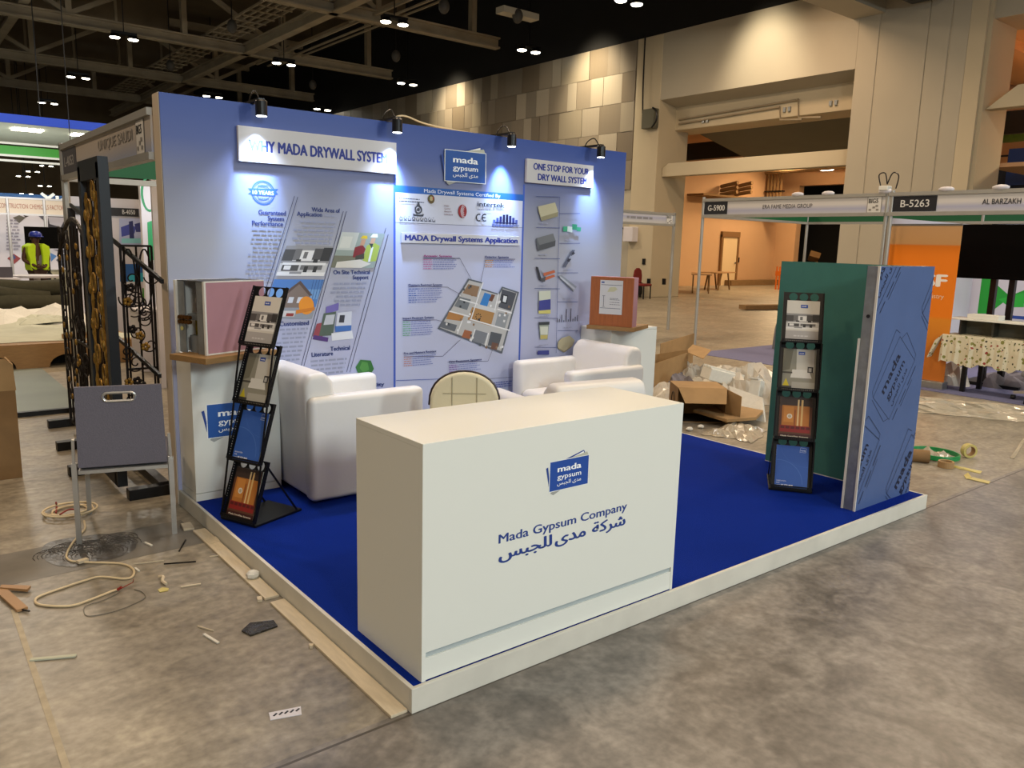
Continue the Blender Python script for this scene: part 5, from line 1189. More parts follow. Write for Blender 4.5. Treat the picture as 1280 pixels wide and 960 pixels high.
MB().box(-.225, .0, .395, .225, .44, .415).build('seat_frame', M['silver'], t)
for s in (-1, 1):
    MB().bar((s*.243, .0, 0), (s*.243, -.0, .46), .026, .026).bar((s*.243, 0, .45), (s*.238, -.018, .60), .02, .014).build('leg', M['silver'], t)
    MB().bar((s*.238, .53, 0), (s*.225, .44, .42), .026, .026).build('leg', M['silver'], t)
# ================================================================== IRON GATES ON RACKS (left of the wall)
def spiral(c, r, turns, a0, ux, uz, n=26):
    c = Vector(c); return [c + ux*(r*(1-k/n*.85)*math.cos(a0+turns*2*math.pi*k/n)) + uz*(r*(1-k/n*.85)*math.sin(a0+turns*2*math.pi*k/n)) for k in range(n+1)]
def ell(c, rx, rz_, ux, uz, n=22): c = Vector(c); return [c+ux*rx*math.cos(2*math.pi*k/n)+uz*rz_*math.sin(2*math.pi*k/n) for k in range(n)]
uy, uz_ = Vector((0, -1, 0)), Vector((0, 0, 1)); ux_ = Vector((1, 0, 0))
t = thing('iron_door', 'tall narrow dark framed door filled with gilded ironwork', 'iron gate', (-.2, 3.65, 0))
GX = -.235; y0, y1, zt = 3.86, 3.30, 2.13
FM = mat('slate_grey_frame', '#23272c', .45, .3, var=.1)
for a, b in (((GX, y0, .05), (GX, y0, zt)), ((GX, y1, .05), (GX, y1, zt))): MB().bar(a, b, .075, .06).build('door_post', FM, t, world=True)
MB().bar((GX, y0+.03, zt-.03), (GX, y1-.03, zt-.03), .06, .13).build('door_head', FM, t, world=True)
MB().bar((GX, y0, .1), (GX, y1, .1), .06, .1).build('door_foot', FM, t, world=True)
for k in range(5):
    y = y0-.09-k*.095; MB().tube([(GX, y, .15), (GX, y, zt-.1)], .009, 6).build('bar', M['iron'], t, world=True)
for z in (.55, 1.25, 1.7): MB().bar((GX, y0, z), (GX, y1, z), .02, .02).build('cross_bar', M['iron'], t, world=True)
r_ = random.Random(5)
for k in range(15):
    z = .25+k*.12; yc = (y0+y1)/2 + (.07 if k % 2 else -.07)
    MB().tube(ell((GX-.02, yc, z+.04), .045, .065, uy, uz_, 14), .007, 6, True).build('gilded_scroll', M['gold'], t, world=True, smooth=True)
    MB().ball((GX-.03, yc+(.08 if k % 2 else -.08), z), (.012, .02, .04), 8, 6).build('gilded_leaf', M['gold'], t, world=True, smooth=True)
for s in (-.15, .15):
    MB().tube([(GX-.02, (y0+y1)/2+s+.015*math.sin(j*.9), .2+j*.055) for j in range(33)], [.007+.006*(j % 2) for j in range(33)], 6).build('twisted_rod', M['gold'], t, world=True)
# open-work panel left of it
t = thing('iron_screen', 'dark curled wrought iron panel behind the slim stand post', 'iron gate', (-.25, 4.5, 0))
GX = -.18
for a, b in (((GX, 5.35, .1), (GX, 5.35, 1.5)), ((GX, 4.05, .1), (GX, 4.05, 1.5)), ((GX, 5.35, .1), (GX, 4.05, .1)), ((GX, 5.35, .85), (GX, 4.05, .85))): MB().bar(a, b, .02, .02).build('frame_bar', M['iron'], t, world=True)
MB().tube([(GX, 5.35-1.3*k/16, 1.5+.30*math.sin(math.pi*k/16)) for k in range(17)], .016, 6).build('arched_top', M['iron'], t, world=True)
for k in range(9):
    y = 5.2-k*.135; MB().tube([(GX, y, .1), (GX, y, 1.5+.25*math.sin(math.pi*(5.35-y)/1.3))], .008, 6).build('bar', M['iron'], t, world=True)
for k in range(22):
    y = 5.15-(k % 5)*.24+.05*r_.random(); z = .3+(k//5)*.32+.1*r_.random()
    MB().tube(spiral((GX-.015, y, z), .09+.04*r_.random(), 1.4, r_.random()*6, uy, uz_), .007, 5).build('scroll', M['iron'], t, world=True, smooth=True)
for k in range(26): MB().ball((GX-.03, 5.2-r_.random()*1.1, .3+r_.random()*1.3), (.010, .022, .026), 7, 5).build('gilded_rosette', M['gold'], t, world=True, smooth=True)
# gate to the right, running away behind our wall
t = thing('iron_gate', 'black wrought iron gate with tall ovals and rosettes beside the blue wall', 'iron gate', (-.1, 3.15, 0))
gy = 3.45; x0, x1 = -.13, .115; zt = 1.55
P0 = at(150, 307, 'y', gy); P1 = at(189, 309, 'y', gy); x0, x1, zt = P0.x, P1.x, P0.z
for a, b in (((x0, gy, .15), (x0, gy, zt)), ((x1, gy, .15), (x1, gy, zt)), ((x0, gy, zt), (x1, gy, zt)), ((x0, gy, .15), (x1, gy, .15)), ((x0, gy, .8), (x1, gy, .8))): MB().bar(a, b, .014, .014).build('frame_bar', M['iron'], t, world=True)
xm = (x0+x1)/2
for s, zc in ((-1, zt-.21), (1, zt-.21), (-1, .42), (1, .42)):
    MB().tube(ell((xm+s*(x1-x0)*.26, gy, zc), (x1-x0)*.2, .19, ux_, uz_), .006, 6, True).build('oval', M['iron'], t, world=True, smooth=True)
for s in (-.5, 0, .5): MB().tube([(xm+s*(x1-x0)*.8, gy, .15), (xm+s*(x1-x0)*.8, gy, zt)], .007, 6).build('bar', M['iron'], t, world=True)
for k in range(14):
    x = x0+r_.random()*(x1-x0); z = .25+r_.random()*(zt-.4)
    MB().tube(spiral((x, gy-.01, z), .045+.02*r_.random(), 1.3, r_.random()*6, ux_, uz_), .005, 5).build('scroll', M['iron'], t, world=True, smooth=True)
for k in range(16): 
    x = x0+r_.random()*(x1-x0); z = .2+r_.random()*(zt-.35)
    b = MB()
    for j in range(5): a = j*1.257; b.ball((x+.018*math.cos(a), gy-.02, z+.018*math.sin(a)), (.014, .008, .014), 6, 5)
    b.build('rosette', M['gold'] if k % 2 else M['iron'], t, world=True, smooth=True)
# rack with feet and braces carrying them
t = thing('gate_rack', 'black steel stand with long feet and diagonal braces holding the iron gates', 'rack', (-.15, 4.2, 0))
for yy, xa, xb in ((3.12, -.24, .02), (4.69, -.40, .15), (5.56, -.33, .2), (3.9, -.45, -.1)):
    b = MB().box(xa, yy-.04, 0, xb, yy+.04, .07).build('foot', M['blackmetal'], t, world=True, bevel=.004)
MB().bar((-.02, 5.7, .06), (-.02, 3.1, .06), .06, .06).build('floor_rail', M['blackmetal'], t, world=True)
for yy in (5.5,): MB().bar((-.04, yy, .05), (-.04, yy, 1.9), .05, .05).build('upright', M['blackmetal'], t, world=True)
a, b = at(88, 256, 'x', -.05), at(203, 352, 'x', -.05)
MB().bar(a, b, .018, .026).build('brace', M['blackmetal'], t, world=True)
a, b = at(108, 386, 'x', -.05), at(200, 470, 'x', -.05); MB().bar(a, b, .018, .026).build('brace', M['blackmetal'], t, world=True)

# ================================================================== FAR LEFT
# dais covered with protection sheets
t = thing('low_stage', 'low wooden stage with arched cut-outs covered by pale sheets', 'stage', (0, 9.4, 0))
zf = .30
a = at(0, 455, 'z', zf); b = at(98, 448, 'z', zf)
SY = 9.2
o = [(-3.5, 0), (1.3, 0), (1.3, zf), (-3.5, zf)]
holes = [[(xc+.22*math.cos(k*math.pi/10), .0+.16*math.sin(k*math.pi/10)+.001) for k in range(11)] for xc in (-2.6, -1.6, -.55, .45)]
out = [(-3.5, 0)]
for xc in (-2.6, -1.6, -.35, .45): out += [(xc-.22*math.cos(k*math.pi/10), .16*math.sin(k*math.pi/10)) for k in range(11)]
out += [(1.3, 0), (1.3, zf-.02), (-3.5, zf-.02)]
vs, fs = plate(out, [], .03); MB().add([Vector((v.x, SY+v.z, v.y)) for v in vs], fs).build('front_board', M['ply'], t, world=True)
MB().box(-3.5, SY, zf-.02, 1.3, 13.5, zf).build('stage_top', M['ply'], t, world=True)
MB().box(-3.4, SY+.3, 0, 1.2, SY+.33, zf-.02).build('void_shade_board', M['dark'], t, world=True)  # near-black board added as painted shade behind the cut-outs
from mathutils import noise as mnoise
def crumple(name, label, cat, c, sx, sy, h, m, seed, nx=16, rz=0, sharp=1.0, parent=None, kind=None):
    r = random.Random(seed); g = MB(); ph = [r.random()*6 for _ in range(8)]; n = nx
    jag = [[r.uniform(-1, 1) for _ in range(n+1)] for _ in range(n+1)]
    lowj = [[r.uniform(-.5, .7) for _ in range(n)] for _ in range(n)]
    vs = []
    for i in range(n+1):
        for j in range(n+1):
            x, y = i/n*2-1, j/n*2-1
            e = max(0, 1-max(abs(x), abs(y))**3)
            q = Vector((x*1.6+seed, y*1.6, seed*.7)); q2 = q*2.3
            z = h*e*(.32+.75*(1-abs(mnoise.noise(q)*2.2))*.6+.45*sharp*(.5-abs(mnoise.noise(q2)*1.8))+.08*sharp*jag[i][j])
            ed = 1+.10*math.sin(3*math.atan2(y, x)+ph[2])+.05*math.sin(7*math.atan2(y, x)+ph[3])
            vs.append((x*sx*ed+.02*jag[j][i], y*sy*ed, max(.003+.004*r.random(), z)))
    fs = [(i*(n+1)+j, (i+1)*(n+1)+j, (i+1)*(n+1)+j+1, i*(n+1)+j+1) for i in range(n) for j in range(n)]
    o = g.add(vs, fs).build(name, m, solid=.002); o.location = c; o.rotation_euler.z = rz
    return tag(o, label, cat, kind=kind)
crumple('protection_sheet', 'large pale green white sheet spread over the front of the low stage', 'sheet', (-.3, 10.6, zf), 1.5, 1.2, .10, M['paper'], 1, 14, .1, .4)
crumple('protection_sheet', 'white crumpled sheet lying rumpled at the back of the low stage', 'sheet', (.2, 12.3, zf), 1.3, 1.0, .35, M['foam'], 2, 14, -.2, .5)
crumple('protection_sheet', 'yellowish folded sheet on the stage near the gate', 'sheet', (.5, 11.6, zf+.06), .45, .4, .12, M['paper'], 3, 10, .3, .5)
crumple('protection_sheet', 'pale sheet hanging at the left edge of the stage', 'sheet', (-1.3, 12.2, zf), .9, 1.0, .28, M['paper'], 8, 12, .3, .5)
tag(MB().ob((.62, 9.5, zf+.05), (.3, .2, .06), (0, 0, .5)).build('cardboard_scrap', M['card']), 'small cardboard scrap on the edge of the stage', 'cardboard')
t = thing('floor_board', 'grey green board lying on the floor before the stage', 'board', (-.4, 7.2, 0))
MB().box(-2.2, 6.2, 0.0, .1, 8.9, .035).build('sheet', M['glassgreen'], t, world=True)
MB().box(-2.2, 6.14, 0, .1, 6.2, .045).build('rim', M['blackmetal'], t, world=True)
# olive carpet rolls heaped
for i, (x0, x1, y, z, r, lb) in enumerate(((-3, 1.25, 13.7, .46, .16, 'lowest dark olive carpet roll on the stage'), (-3, 1.2, 13.9, .72, .15, 'middle dark olive carpet roll in the pile'), (-3, .95, 13.75, .92, .13, 'upper dark olive carpet roll sloping down to the right'))):
    t = thing('carpet_roll', lb, 'carpet roll', (x0, y, z), group='olive carpet rolls behind the stage')
    n = 14; MB().tube([(x0+(x1-x0)*k/n, y+.03*math.sin(k), z+.02*math.sin(k*1.3+i) - (.4*(k/n)**2 if i == 2 else 0)) for k in range(n+1)], r, 10).build('roll', M['olive'], t, world=True, smooth=True)
t = thing('stage_support', 'dark low plinth under the carpet rolls', 'plinth', (-1, 14.2, 0)); MB().box(-3.5, 13.5, 0, 1.3, 14.6, .31).build('plinth_body', M['dark'], t, world=True)
# round white table, grey desk, person
tp = at(51, 397, 'z', 0); p = at(46, 344, 'y', 16.2)
t = thing('round_table', 'white round high table before the worker', 'table', (p.x, 16.2, 0)); 
MB().lathe([(.02, p.z-.04), (.44, p.z-.04), (.45, p.z), (.02, p.z)], 28).build('table_top', M['panel'], t)
MB().lathe([(.09, .02), (.06, .1), (.06, p.z-.04)], 12).build('column', M['panel'], t); MB().lathe([(.3, 0), (.3, .02)], 20).build('base', M['alu'], t)
p = at(0, 348, 'y', 15.5); q_ = at(22, 337, 'y', 15.5)
t = thing('grey_desk', 'grey desk with white top at the left edge of the picture', 'desk', (q_.x-.6, 15.5, 0))
MB().box(-1.4, 0, .3, .6, .6, p.z-.03).build('desk_body', mat('desk_grey', '#4a4852', .7), t); MB().box(-1.45, -.05, p.z-.03, .63, .65, p.z).build('desk_top', M['panel'], t); MB().box(-1.4, .3, p.z, .55, .34, p.z+.2).build('screen_panel', mat('desk_grey', '#4a4852'), t)

def person():
    hp = at(43, 290, 'y', 17.5); X = hp.x; top = hp.z
    t = thing('person', 'person in a yellow hi-vis vest and blue helmet, hands clasped, behind the round table', 'person', (X, 17.5, 0), .25)
    s = top/1.74
    J = {'pel': (0, 0, .93), 'wst': (0, 0, 1.08), 'chs': (0, .01, 1.30), 'nck': (0, .0, 1.47), 'hd0': (.0, -.01, 1.56), 'hd1': (.01, -.015, 1.66),
         'shl': (-.19, 0, 1.41), 'ell': (-.27, .0, 1.13), 'wrl': (-.10, -.2, 1.0), 'shr': (.19, 0, 1.41), 'elr': (.26, .02, 1.13), 'wrr': (.08, -.2, .99),
         'hil': (-.10, 0, .88), 'knl': (-.12, -.02, .48), 'anl': (-.12, .02, .08), 'tol': (-.13, -.14, .04), 'hir': (.10, 0, .88), 'knr': (.12, -.02, .48), 'anr': (.12, .02, .08), 'tor': (.13, -.14, .04)}
    E = [('pel', 'wst'), ('wst', 'chs'), ('chs', 'nck'), ('nck', 'hd0'), ('hd0', 'hd1'), ('chs', 'shl'), ('shl', 'ell'), ('ell', 'wrl'), ('chs', 'shr'), ('shr', 'elr'), ('elr', 'wrr'), ('pel', 'hil'), ('hil', 'knl'), ('knl', 'anl'), ('anl', 'tol'), ('pel', 'hir'), ('hir', 'knr'), ('knr', 'anr'), ('anr', 'tor')]
    Rr = {'pel': .15, 'wst': .13, 'chs': .15, 'nck': .06, 'hd0': .085, 'hd1': .10, 'shl': .075, 'ell': .05, 'wrl': .032, 'hil': .09, 'knl': .06, 'anl': .045, 'tol': .035}
    for k in list(Rr):
        if k.endswith('l') and k != 'pel': Rr[k[:-1]+'r'] = Rr[k]
    def skin(name, keys, edges, m, root, grow=1.0, zflat=.75):
        ks = keys; me = bpy.data.meshes.new(name); me.from_pydata([tuple(c*s for c in J[k]) for k in ks], [(ks.index(a), ks.index(b)) for a, b in edges], [])
        o = bpy.data.objects.new(name, me); COL.objects.link(o); o.parent = t; me.materials.append(m)
        md = o.modifiers.new('skin', 'SKIN'); md.use_smooth_shade = True
        for i, k in enumerate(ks):
            v = me.skin_vertices[0].data[i]; r = Rr[k]*grow*s; v.radius = (r, r*(zflat if k in ('pel', 'wst', 'chs') else 1)); v.use_root = (k == root)
        sb = o.modifiers.new('sub', 'SUBSURF'); sb.levels = 1; sb.render_levels = 1
        return o
    skin('body', list(J), E, M['skin'], 'pel')
    skin('shirt', ['wst', 'chs', 'shl', 'shr', 'pel'], [('pel', 'wst'), ('wst', 'chs'), ('chs', 'shl'), ('chs', 'shr')], M['greysh'], 'wst', 1.08)
    skin('trousers', ['pel', 'hil', 'knl', 'anl', 'hir', 'knr', 'anr'], [('pel', 'hil'), ('hil', 'knl'), ('knl', 'anl'), ('pel', 'hir'), ('hir', 'knr'), ('knr', 'anr')], M['trousers'], 'pel', 1.12)
    for sg in (-1, 1):
        v = MB(); v.prism([(sg*.06, .92), (sg*.185, .90), (sg*.20, 1.15), (sg*.235, 1.30), (sg*.225, 1.43), (sg*.10, 1.50), (sg*.055, 1.45), (sg*.075, 1.2)], 'y', -.165, .165)
        v.v = [(a*s, b*s, c*s) for a, b, c in v.v]; v.build('vest_side', M['hivis'], t, bevel=.02)
    MB().lathe([(.02, 1.63*s), (.125, 1.64*s), (.12, 1.70*s), (.085, 1.745*s), (.02, 1.76*s)], 16, (.01, -.01, 0)).box(-.06, -.19, 1.635*s, .10, -.1, 1.65*s).build('helmet', M['helmet'], t, smooth=True)
    for sg in (-1, 1):                                       # hands: palm, four fingers, thumb
        w_ = Vector(J['wrl' if sg < 0 else 'wrr'])*s; b = MB(); d = Vector((-sg*.055, -.03, -.005))
        b.tube([w_, w_+d*.5, w_+d], [.028, .034, .03], 8)
        for f in range(4):
            o_ = w_+d+Vector((0, -.012+.004*f, .024-.016*f)); L = (.05, .056, .052, .042)[f]
            b.tube([o_, o_+Vector((-sg*L*.5, -.012, -.006)), o_+Vector((-sg*L*.85, .0, -.018))], [.009, .008, .007], 6)
        b.tube([w_+d*.3+Vector((0, -.01, .025)), w_+d*.8+Vector((0, -.02, .05)), w_+d*1.2+Vector((0, -.02, .052))], [.011, .010, .008], 6)
        b.build('hand', M['skin'], t, smooth=True)
    f = MB().ball((.01, -.115*s, 1.585*s), (.014, .02, .02), 6, 5)
    for sg in (-1, 1): f.ball((.01+sg*.095, 0, 1.60*s), (.012, .025, .03), 6, 5)
    f.build('nose_and_ears', M['skin'], t, smooth=True)
    e = MB()
    for sg in (-1, 1): e.ball((.01+sg*.034, -.095*s, 1.615*s), .012, 6, 5)
    e.build('eyes', M['black'], t); MB().ball((.01, -.097*s, 1.535*s), (.024, .01, .006), 8, 5).build('mouth', mat('lips', '#5a2a22', .6), t)
person()

# the white poster stand behind
YB = 24.0
t = thing('poster_stand', 'wide stand of white poster walls with grey diamonds and a pale fascia', 'exhibition stand', (0, YB, 0))
def LW(u, v, y=YB): p = at(u, v, 'y', y); return p.x, p.z
xl, xr = -5, 6.2
MB().box(xl, YB, 0, xr, YB+.06, 2.2).build('poster_wall', M['panel'], t, world=True)
YF = 22.3
fascia(t, (xl, YF), (6.5, YF), 2.1, 2.55, mat('cream_fascia', '#b7aa92', .6)); 
for x in (LW(9, 256, YF)[0], LW(55, 256, YF)[0], 6.5): post(t, x, YF, 2.55, .07)
A_ = Art((0, YF-.012, 0), (1, 0, 0), (0, 0, 1), base=.004)
A_.text('#8a5a44', 'L CONSTRUCTION CHEMICALS FACTORY', LW(0, 256, YF)[0]-.1, 2.27, .12, LW(82, 256, YF)[0]-LW(0, 256, YF)[0]+.1, bold=.012)
A_.build('fascia_print', t)
A_ = Art((0, YB, 0), (1, 0, 0), (0, 0, 1), base=.004)
A_.poly('#5c584e', [LW(*p) for p in ((16, 272), (24, 269), (32, 272), (24, 279))]); A_.poly('#3a3030', [LW(*p) for p in ((29, 269), (36, 270), (32, 272))])
A_.poly('#2c2a30', [LW(*p) for p in ((60, 270), (112, 272), (112, 290), (60, 290))]); A_.poly('#50505a', [LW(*p) for p in ((48, 270), (58, 270), (58, 278), (55, 276))])
A_.poly('#4c4c58', [LW(*p) for p in ((97, 272), (108, 272), (112, 290), (100, 300), (90, 288))])
A_.poly('#a9a6ae', [LW(*p) for p in ((60, 271), (82, 272), (76, 284), (62, 280))])
A_.poly('#8a3a3c', [LW(*p) for p in ((9, 323), (17, 317), (26, 323), (18, 330))]); A_.poly('#3a4a7a', [LW(*p) for p in ((12, 322), (17, 318), (20, 322), (16, 326))])
A_.poly('#4d535e', [LW(*p) for p in ((70, 325), (80, 317), (89, 326), (81, 335))]); A_.poly('#4a7ab4', [LW(*p) for p in ((63, 316), (71, 320), (64, 327))]); A_.poly('#5c6068', [LW(*p) for p in ((66, 312), (88, 312), (80, 316))])
for v in range(276, 316, 4): A_.words('#8c8894', LW(8, v)[0], LW(26, v)[0], LW(8, v)[1], .04, v)
A_.build('poster_print', t)
a, b = at(30, 283, 'y', 19.5), at(84, 311, 'y', 19.5)
t = thing('tv_on_stand', 'black screen on a dark tripod behind the worker', 'television', ((a.x+b.x)/2, 19.5, 0))
MB().box(a.x, 19.5, b.z, b.x, 19.56, a.z).build('screen', M['screen'], t, world=True)
mx = at(60, 320, 'y', 19.6).x; MB().tube([(mx, 19.6, .5), (mx, 19.6, b.z+.2)], .035, 8).build('pole', M['blackmetal'], t, world=True)
for k in range(3): MB().bar((mx, 19.6, .75), (mx+.5*math.cos(k*2.1), 19.6+.5*math.sin(k*2.1), 0), .04).build('leg', M['blackmetal'], t, world=True)
a = at(82, 358, 'y', 20.5); t = thing('golf_buggy', 'small pale vehicle with roof posts behind the slim post', 'vehicle', (a.x, 20.5, 0))
MB().box(-.6, -.4, .2, .7, .4, .75).build('body', M['paper'], t, bevel=.08); MB().box(-.55, -.4, 1.35, .65, .4, 1.4).build('roof', M['paper'], t, bevel=.02)
for sx in (-.45, .55):
    for sy in (-.35, .35): MB().bar((sx, sy, .7), (sx, sy, 1.36), .04).build('roof_post', M['alu'], t)
for sx in (-.35, .4): MB().lathe([(.18, -.05), (.18, .05)], 14, (sx, -.42, .18), M=Matrix.Rotation(R(90), 3, 'X')).build('wheel', M['black'], t)
# blue header with white marks above
p, q_ = at(0, 243, 'y', 27), at(75, 251, 'y', 27)
t = thing('blue_header', 'blue header board above the poster stand with white marks', 'sign board', (p.x, 27, p.z-.4))
MB().box(-6, 27, q_.z, q_.x+1.1, 27.3, p.z+.05).build('header_board', mat('header_blue', '#1e4a80', .5), t, world=True)
A_ = Art((0, 27, 0), (1, 0, 0), (0, 0, 1), base=.01)
x, z = LW(60, 248, 27); A_.line('#dfe4ea', .09, [(x-.18, z-.15), (x+.18, z+.15)]); A_.line('#dfe4ea', .09, [(x-.18, z+.15), (x+.18, z-.15)]); x, z = LW(74, 249, 27); A_.text('#dfe4ea', 'ko', x-.1, z-.12, .22, .55, bold=.04); A_.build('header_mark', t)
MB().box(-6, 27.1, 0, -5.8, 27.3, p.z).box(q_.x+1, 27.1, 0, q_.x+1.1, 27.3, p.z).build('support', M['aludull'], t, world=True)
# suspended canopies at upper left
def canopy(name, label, u0, v0, u1, v1, z, y, depth, th, top_m, low_m, zlow):
    pass
bluem = mat('canopy_blue', '#0e3cb0', .5); whitem = mat('canopy_white', '#b9bdb4', .6)
a, b = at(0, 141, 'y', 24), at(0, 152, 'y', 24); c = at(141, 162, 'y', 24)
t = thing('hanging_canopy', 'suspended canopy with blue edge and white underside lights', 'canopy', (0, 24, b.z))
MB().box(-6, 24, b.z, 6, 24.1, a.z).build('blue_edge', bluem, t, world=True)
cv = MB().box(-6, 24.1, b.z, 6, 30.5, b.z+.1); cv.build('canopy_deck', whitem, t, world=True)
for u, v in ((38, 163), (111, 170), (180, 176)):
    p = at(u, v, 'z', b.z-.02); o = MB().box(p.x-.45, p.y-.3, b.z-.03, p.x+.3, p.y+.3, b.z-.001).build('downlight', M['lamp'], t, world=True)
light('AREA', 'canopy_glow', (1.5, 26.5, b.z-3), 130, (.95, 1, .85), 3, (1.5, 26.5, 20))
for x in (-3, 3): MB().bar((x, 27, b.z), (x, 27, 12), .03).build('hanging_cable', M['blackmetal'], t, world=True)
a, b = at(0, 181, 'y', 22.5), at(0, 192, 'y', 22.5)
t = thing('hanging_banner', 'suspended green band with white stripes', 'canopy', (0, 22.5, b.z))
MB().box(-6, 22.5, b.z, 4.4, 22.58, a.z).build('green_band', mat('canopy_green', '#1f7a10', .5), t, world=True)
for k, z in enumerate((b.z-.05, b.z-.18, a.z+.04)): MB().box(-6, 22.49, z, 4.4, 22.59, z+.05).build('white_stripe', whitem, t, world=True)
for x in (-3, 3): MB().bar((x, 22.54, a.z), (x, 22.54, 12), .02).build('hanging_cable', M['blackmetal'], t, world=True)
# B-4050 stand with blue poster and green arch wall (seen between gate and blue wall)
yb = 12.0; a, b = at(147, 257, 'y', yb), at(179, 304, 'y', yb)
t = thing('shell_stand', 'stand wall with dark plate B-4050 over a bright blue poster', 'exhibition stand', (2.4, yb, 0))
x0, x1 = at(143, 290, 'y', yb).x, at(181, 290, 'y', yb).x
MB().box(x0-.6, yb, 0, x1+.02, yb+.05, 2.25).build('wall_panel', M['panel'], t, world=True)
p, q_ = at(150, 260, 'y', yb), at(173, 271, 'y', yb)
MB().box(x0-.6, yb-.04, q_.z, q_.x, yb, p.z).build('name_board', mat('plate_black', '#0f0f12', .5), t, world=True)
MB().box(q_.x, yb-.04, q_.z, x1, yb, p.z).build('fascia_board', FGW, t, world=True)
A_ = Art((0, yb-.04, 0), (1, 0, 0), (0, 0, 1), base=.003)
A_.text('#cfcfcf', 'B-4050', at(152, 265, 'y', yb).x, (p.z+q_.z)/2-.03, .07, at(168, 265, 'y', yb).x-at(152, 265, 'y', yb).x, bold=.01)
A_.build('plate_print', t)
A_ = Art((0, yb, 0), (1, 0, 0), (0, 0, 1), base=.003)
def BB(u, v): p = at(u, v, 'y', yb); return p.x, p.z
A_.poly('#aab4d8', [BB(*p) for p in ((149, 273), (179, 273), (179, 306), (149, 306))]); A_.poly('#3c48a0', [BB(*p) for p in ((151, 284), (162, 280), (170, 284), (168, 292), (152, 296))]); A_.poly('#1c2460', [BB(*p) for p in ((161, 277), (166, 276), (168, 300), (162, 300))]); A_.poly('#2c3478', [BB(*p) for p in ((168, 280), (176, 278), (178, 290), (170, 290))]); A_.poly('#8ad0d8', [BB(*p) for p in ((152, 298), (178, 298), (178, 304), (152, 304))])
A_.poly('#1c5aa0', [BB(*p) for p in ((150, 330), (184, 330), (184, 352), (150, 352))]); A_.poly('#2aa8c0', [BB(*p) for p in ((160, 344), (182, 340), (182, 352), (160, 352))]); A_.poly('#3c8a1c', [BB(*p) for p in ((178, 360), (205, 360), (205, 378), (178, 378))])
A_.poly('#14306e', [BB(*p) for p in ((178, 378), (205, 378), (205, 396), (178, 396))])
A_.build('poster_print', t)
yg = 10.8
t = thing('arch_wall', 'white wall with a green ring and green bar', 'exhibition stand', (2.2, yg, 0))
x0, x1 = at(178, 290, 'y', yg).x, 3.3
MB().box(x0, yg, 0, x1, yg+.1, 2.45).build('wall_panel', M['panel'], t, world=True)
A_ = Art((0, yg, 0), (1, 0, 0), (0, 0, 1), base=.003)
def GG(u, v): p = at(u, v, 'y', yg); return p.x, p.z
cx, cz = GG(186, 243); A_.ring('#1f8a55', cx, cz, .115, .035, 24, ry=.26)
A_.poly('#2a9a60', [GG(*p) for p in ((184, 278), (192, 275), (196, 284), (197, 325), (186, 325))])
A_.build('green_print', t)
light('AREA', 'stand_light', (2.0, 9.6, 2.3), 14, (.9, .95, 1), .5, (2.2, 11.5, 1.2))
light('AREA', 'stand_light', (1.5, 20.5, 2.9), 70, (.95, .93, 1), 2, (1.5, 24, 1.2))
t = thing('white_counter', 'low white counter beyond the iron gates', 'counter', (1.1, 8.2, 0)); MB().box(0, 0, 0, 1.6, .5, .75).build('counter_body', M['panel'], t, bevel=.01); MB().box(-.03, -.03, .75, 1.63, .53, .78).build('counter_top', M['panel'], t)
# red and cream bottles etc skipped: nothing readable there

# cardboard box at left edge
p = at(22, 445, 'y', 4.05)
t = thing('cardboard_box', 'tall brown cardboard box cut by the left edge of the picture', 'box', (-1.0, 4.3, 0))
xr_ = -.713
MB().box(xr_-.5, 4.03, 0, xr_, 4.5, .62).build('box_body', M['carddark'], t, world=True, bevel=.003)
MB().prism([(xr_-.5, .62), (xr_+.005, .62), (xr_-.005, .80), (xr_-.05, .84), (xr_-.5, .84)], 'y', 4.03, 4.04).prism([(4.03, .62), (4.5, .62), (4.45, .80), (4.05, .80)], 'x', xr_-.01, xr_).build('flap', M['card'], t, world=True)

# ================================================================== FLOOR CLUTTER, LEFT
def gp(u, v, z=0): return at(u, v, 'z', z)
cab = [gp(u, v, .006) for u, v in ((105, 651), (106, 661), (98, 670), (88, 683), (83, 695), (88, 701), (97, 702), (110, 703), (150, 704.5), (166, 711), (166, 720), (155, 723.5), (125, 721), (105, 726), (75, 736), (50, 745), (44, 751), (50, 756), (75, 758), (95, 756), (120, 747), (140, 739), (147, 737))]
t = thing('extension_cable', 'cream cable snaking over the concrete with a bare connector', 'cable', gp(105, 651))
MB().tube(smoothpath(cab, 6), .006, 8).build('cable_run', M['cable'], t, world=True, smooth=True)
MB().tube([gp(147, 737, .008), gp(152, 734, .02)], .007, 6).tube([gp(147, 738, .008), gp(160, 731, .01), gp(166, 728, .008), (gp(167, 724, .03))], .002, 6).build('bare_end', M['redw'], t, world=True)
MB().ob(gp(103, 701, .012), (.05, .03, .014), (0, 0, .3)).build('tape_patch', M['batten'], t, world=True)
t = thing('coiled_cable', 'cream cable coil with red wires behind the grey chair leg', 'cable', gp(88, 640))
c = gp(88, 639, .008)
for k in range(4): MB().tube([Vector((c.x+(.095+.018*k)*math.cos(a*.3)+.012*math.sin(k*2), c.y+(.10+.012*k)*math.sin(a*.3)+.02*math.cos(k*3), .008+.006*k)) for a in range(21)], .006, 6, True).build('coil_turn', M['cable'], t, world=True, smooth=True)
MB().tube([gp(70, 641, .01), gp(71, 632, .02), gp(70, 628, .06)], .005, 6).tube(smoothpath([gp(75, 643, .03), gp(86, 637, .03), gp(97, 637, .03)]), .005, 6).build('red_wire', M['redw'], t, world=True)
t = thing('wire_loop', 'thin clear plastic strap loop on the concrete before the cable', 'strap', gp(140, 760))
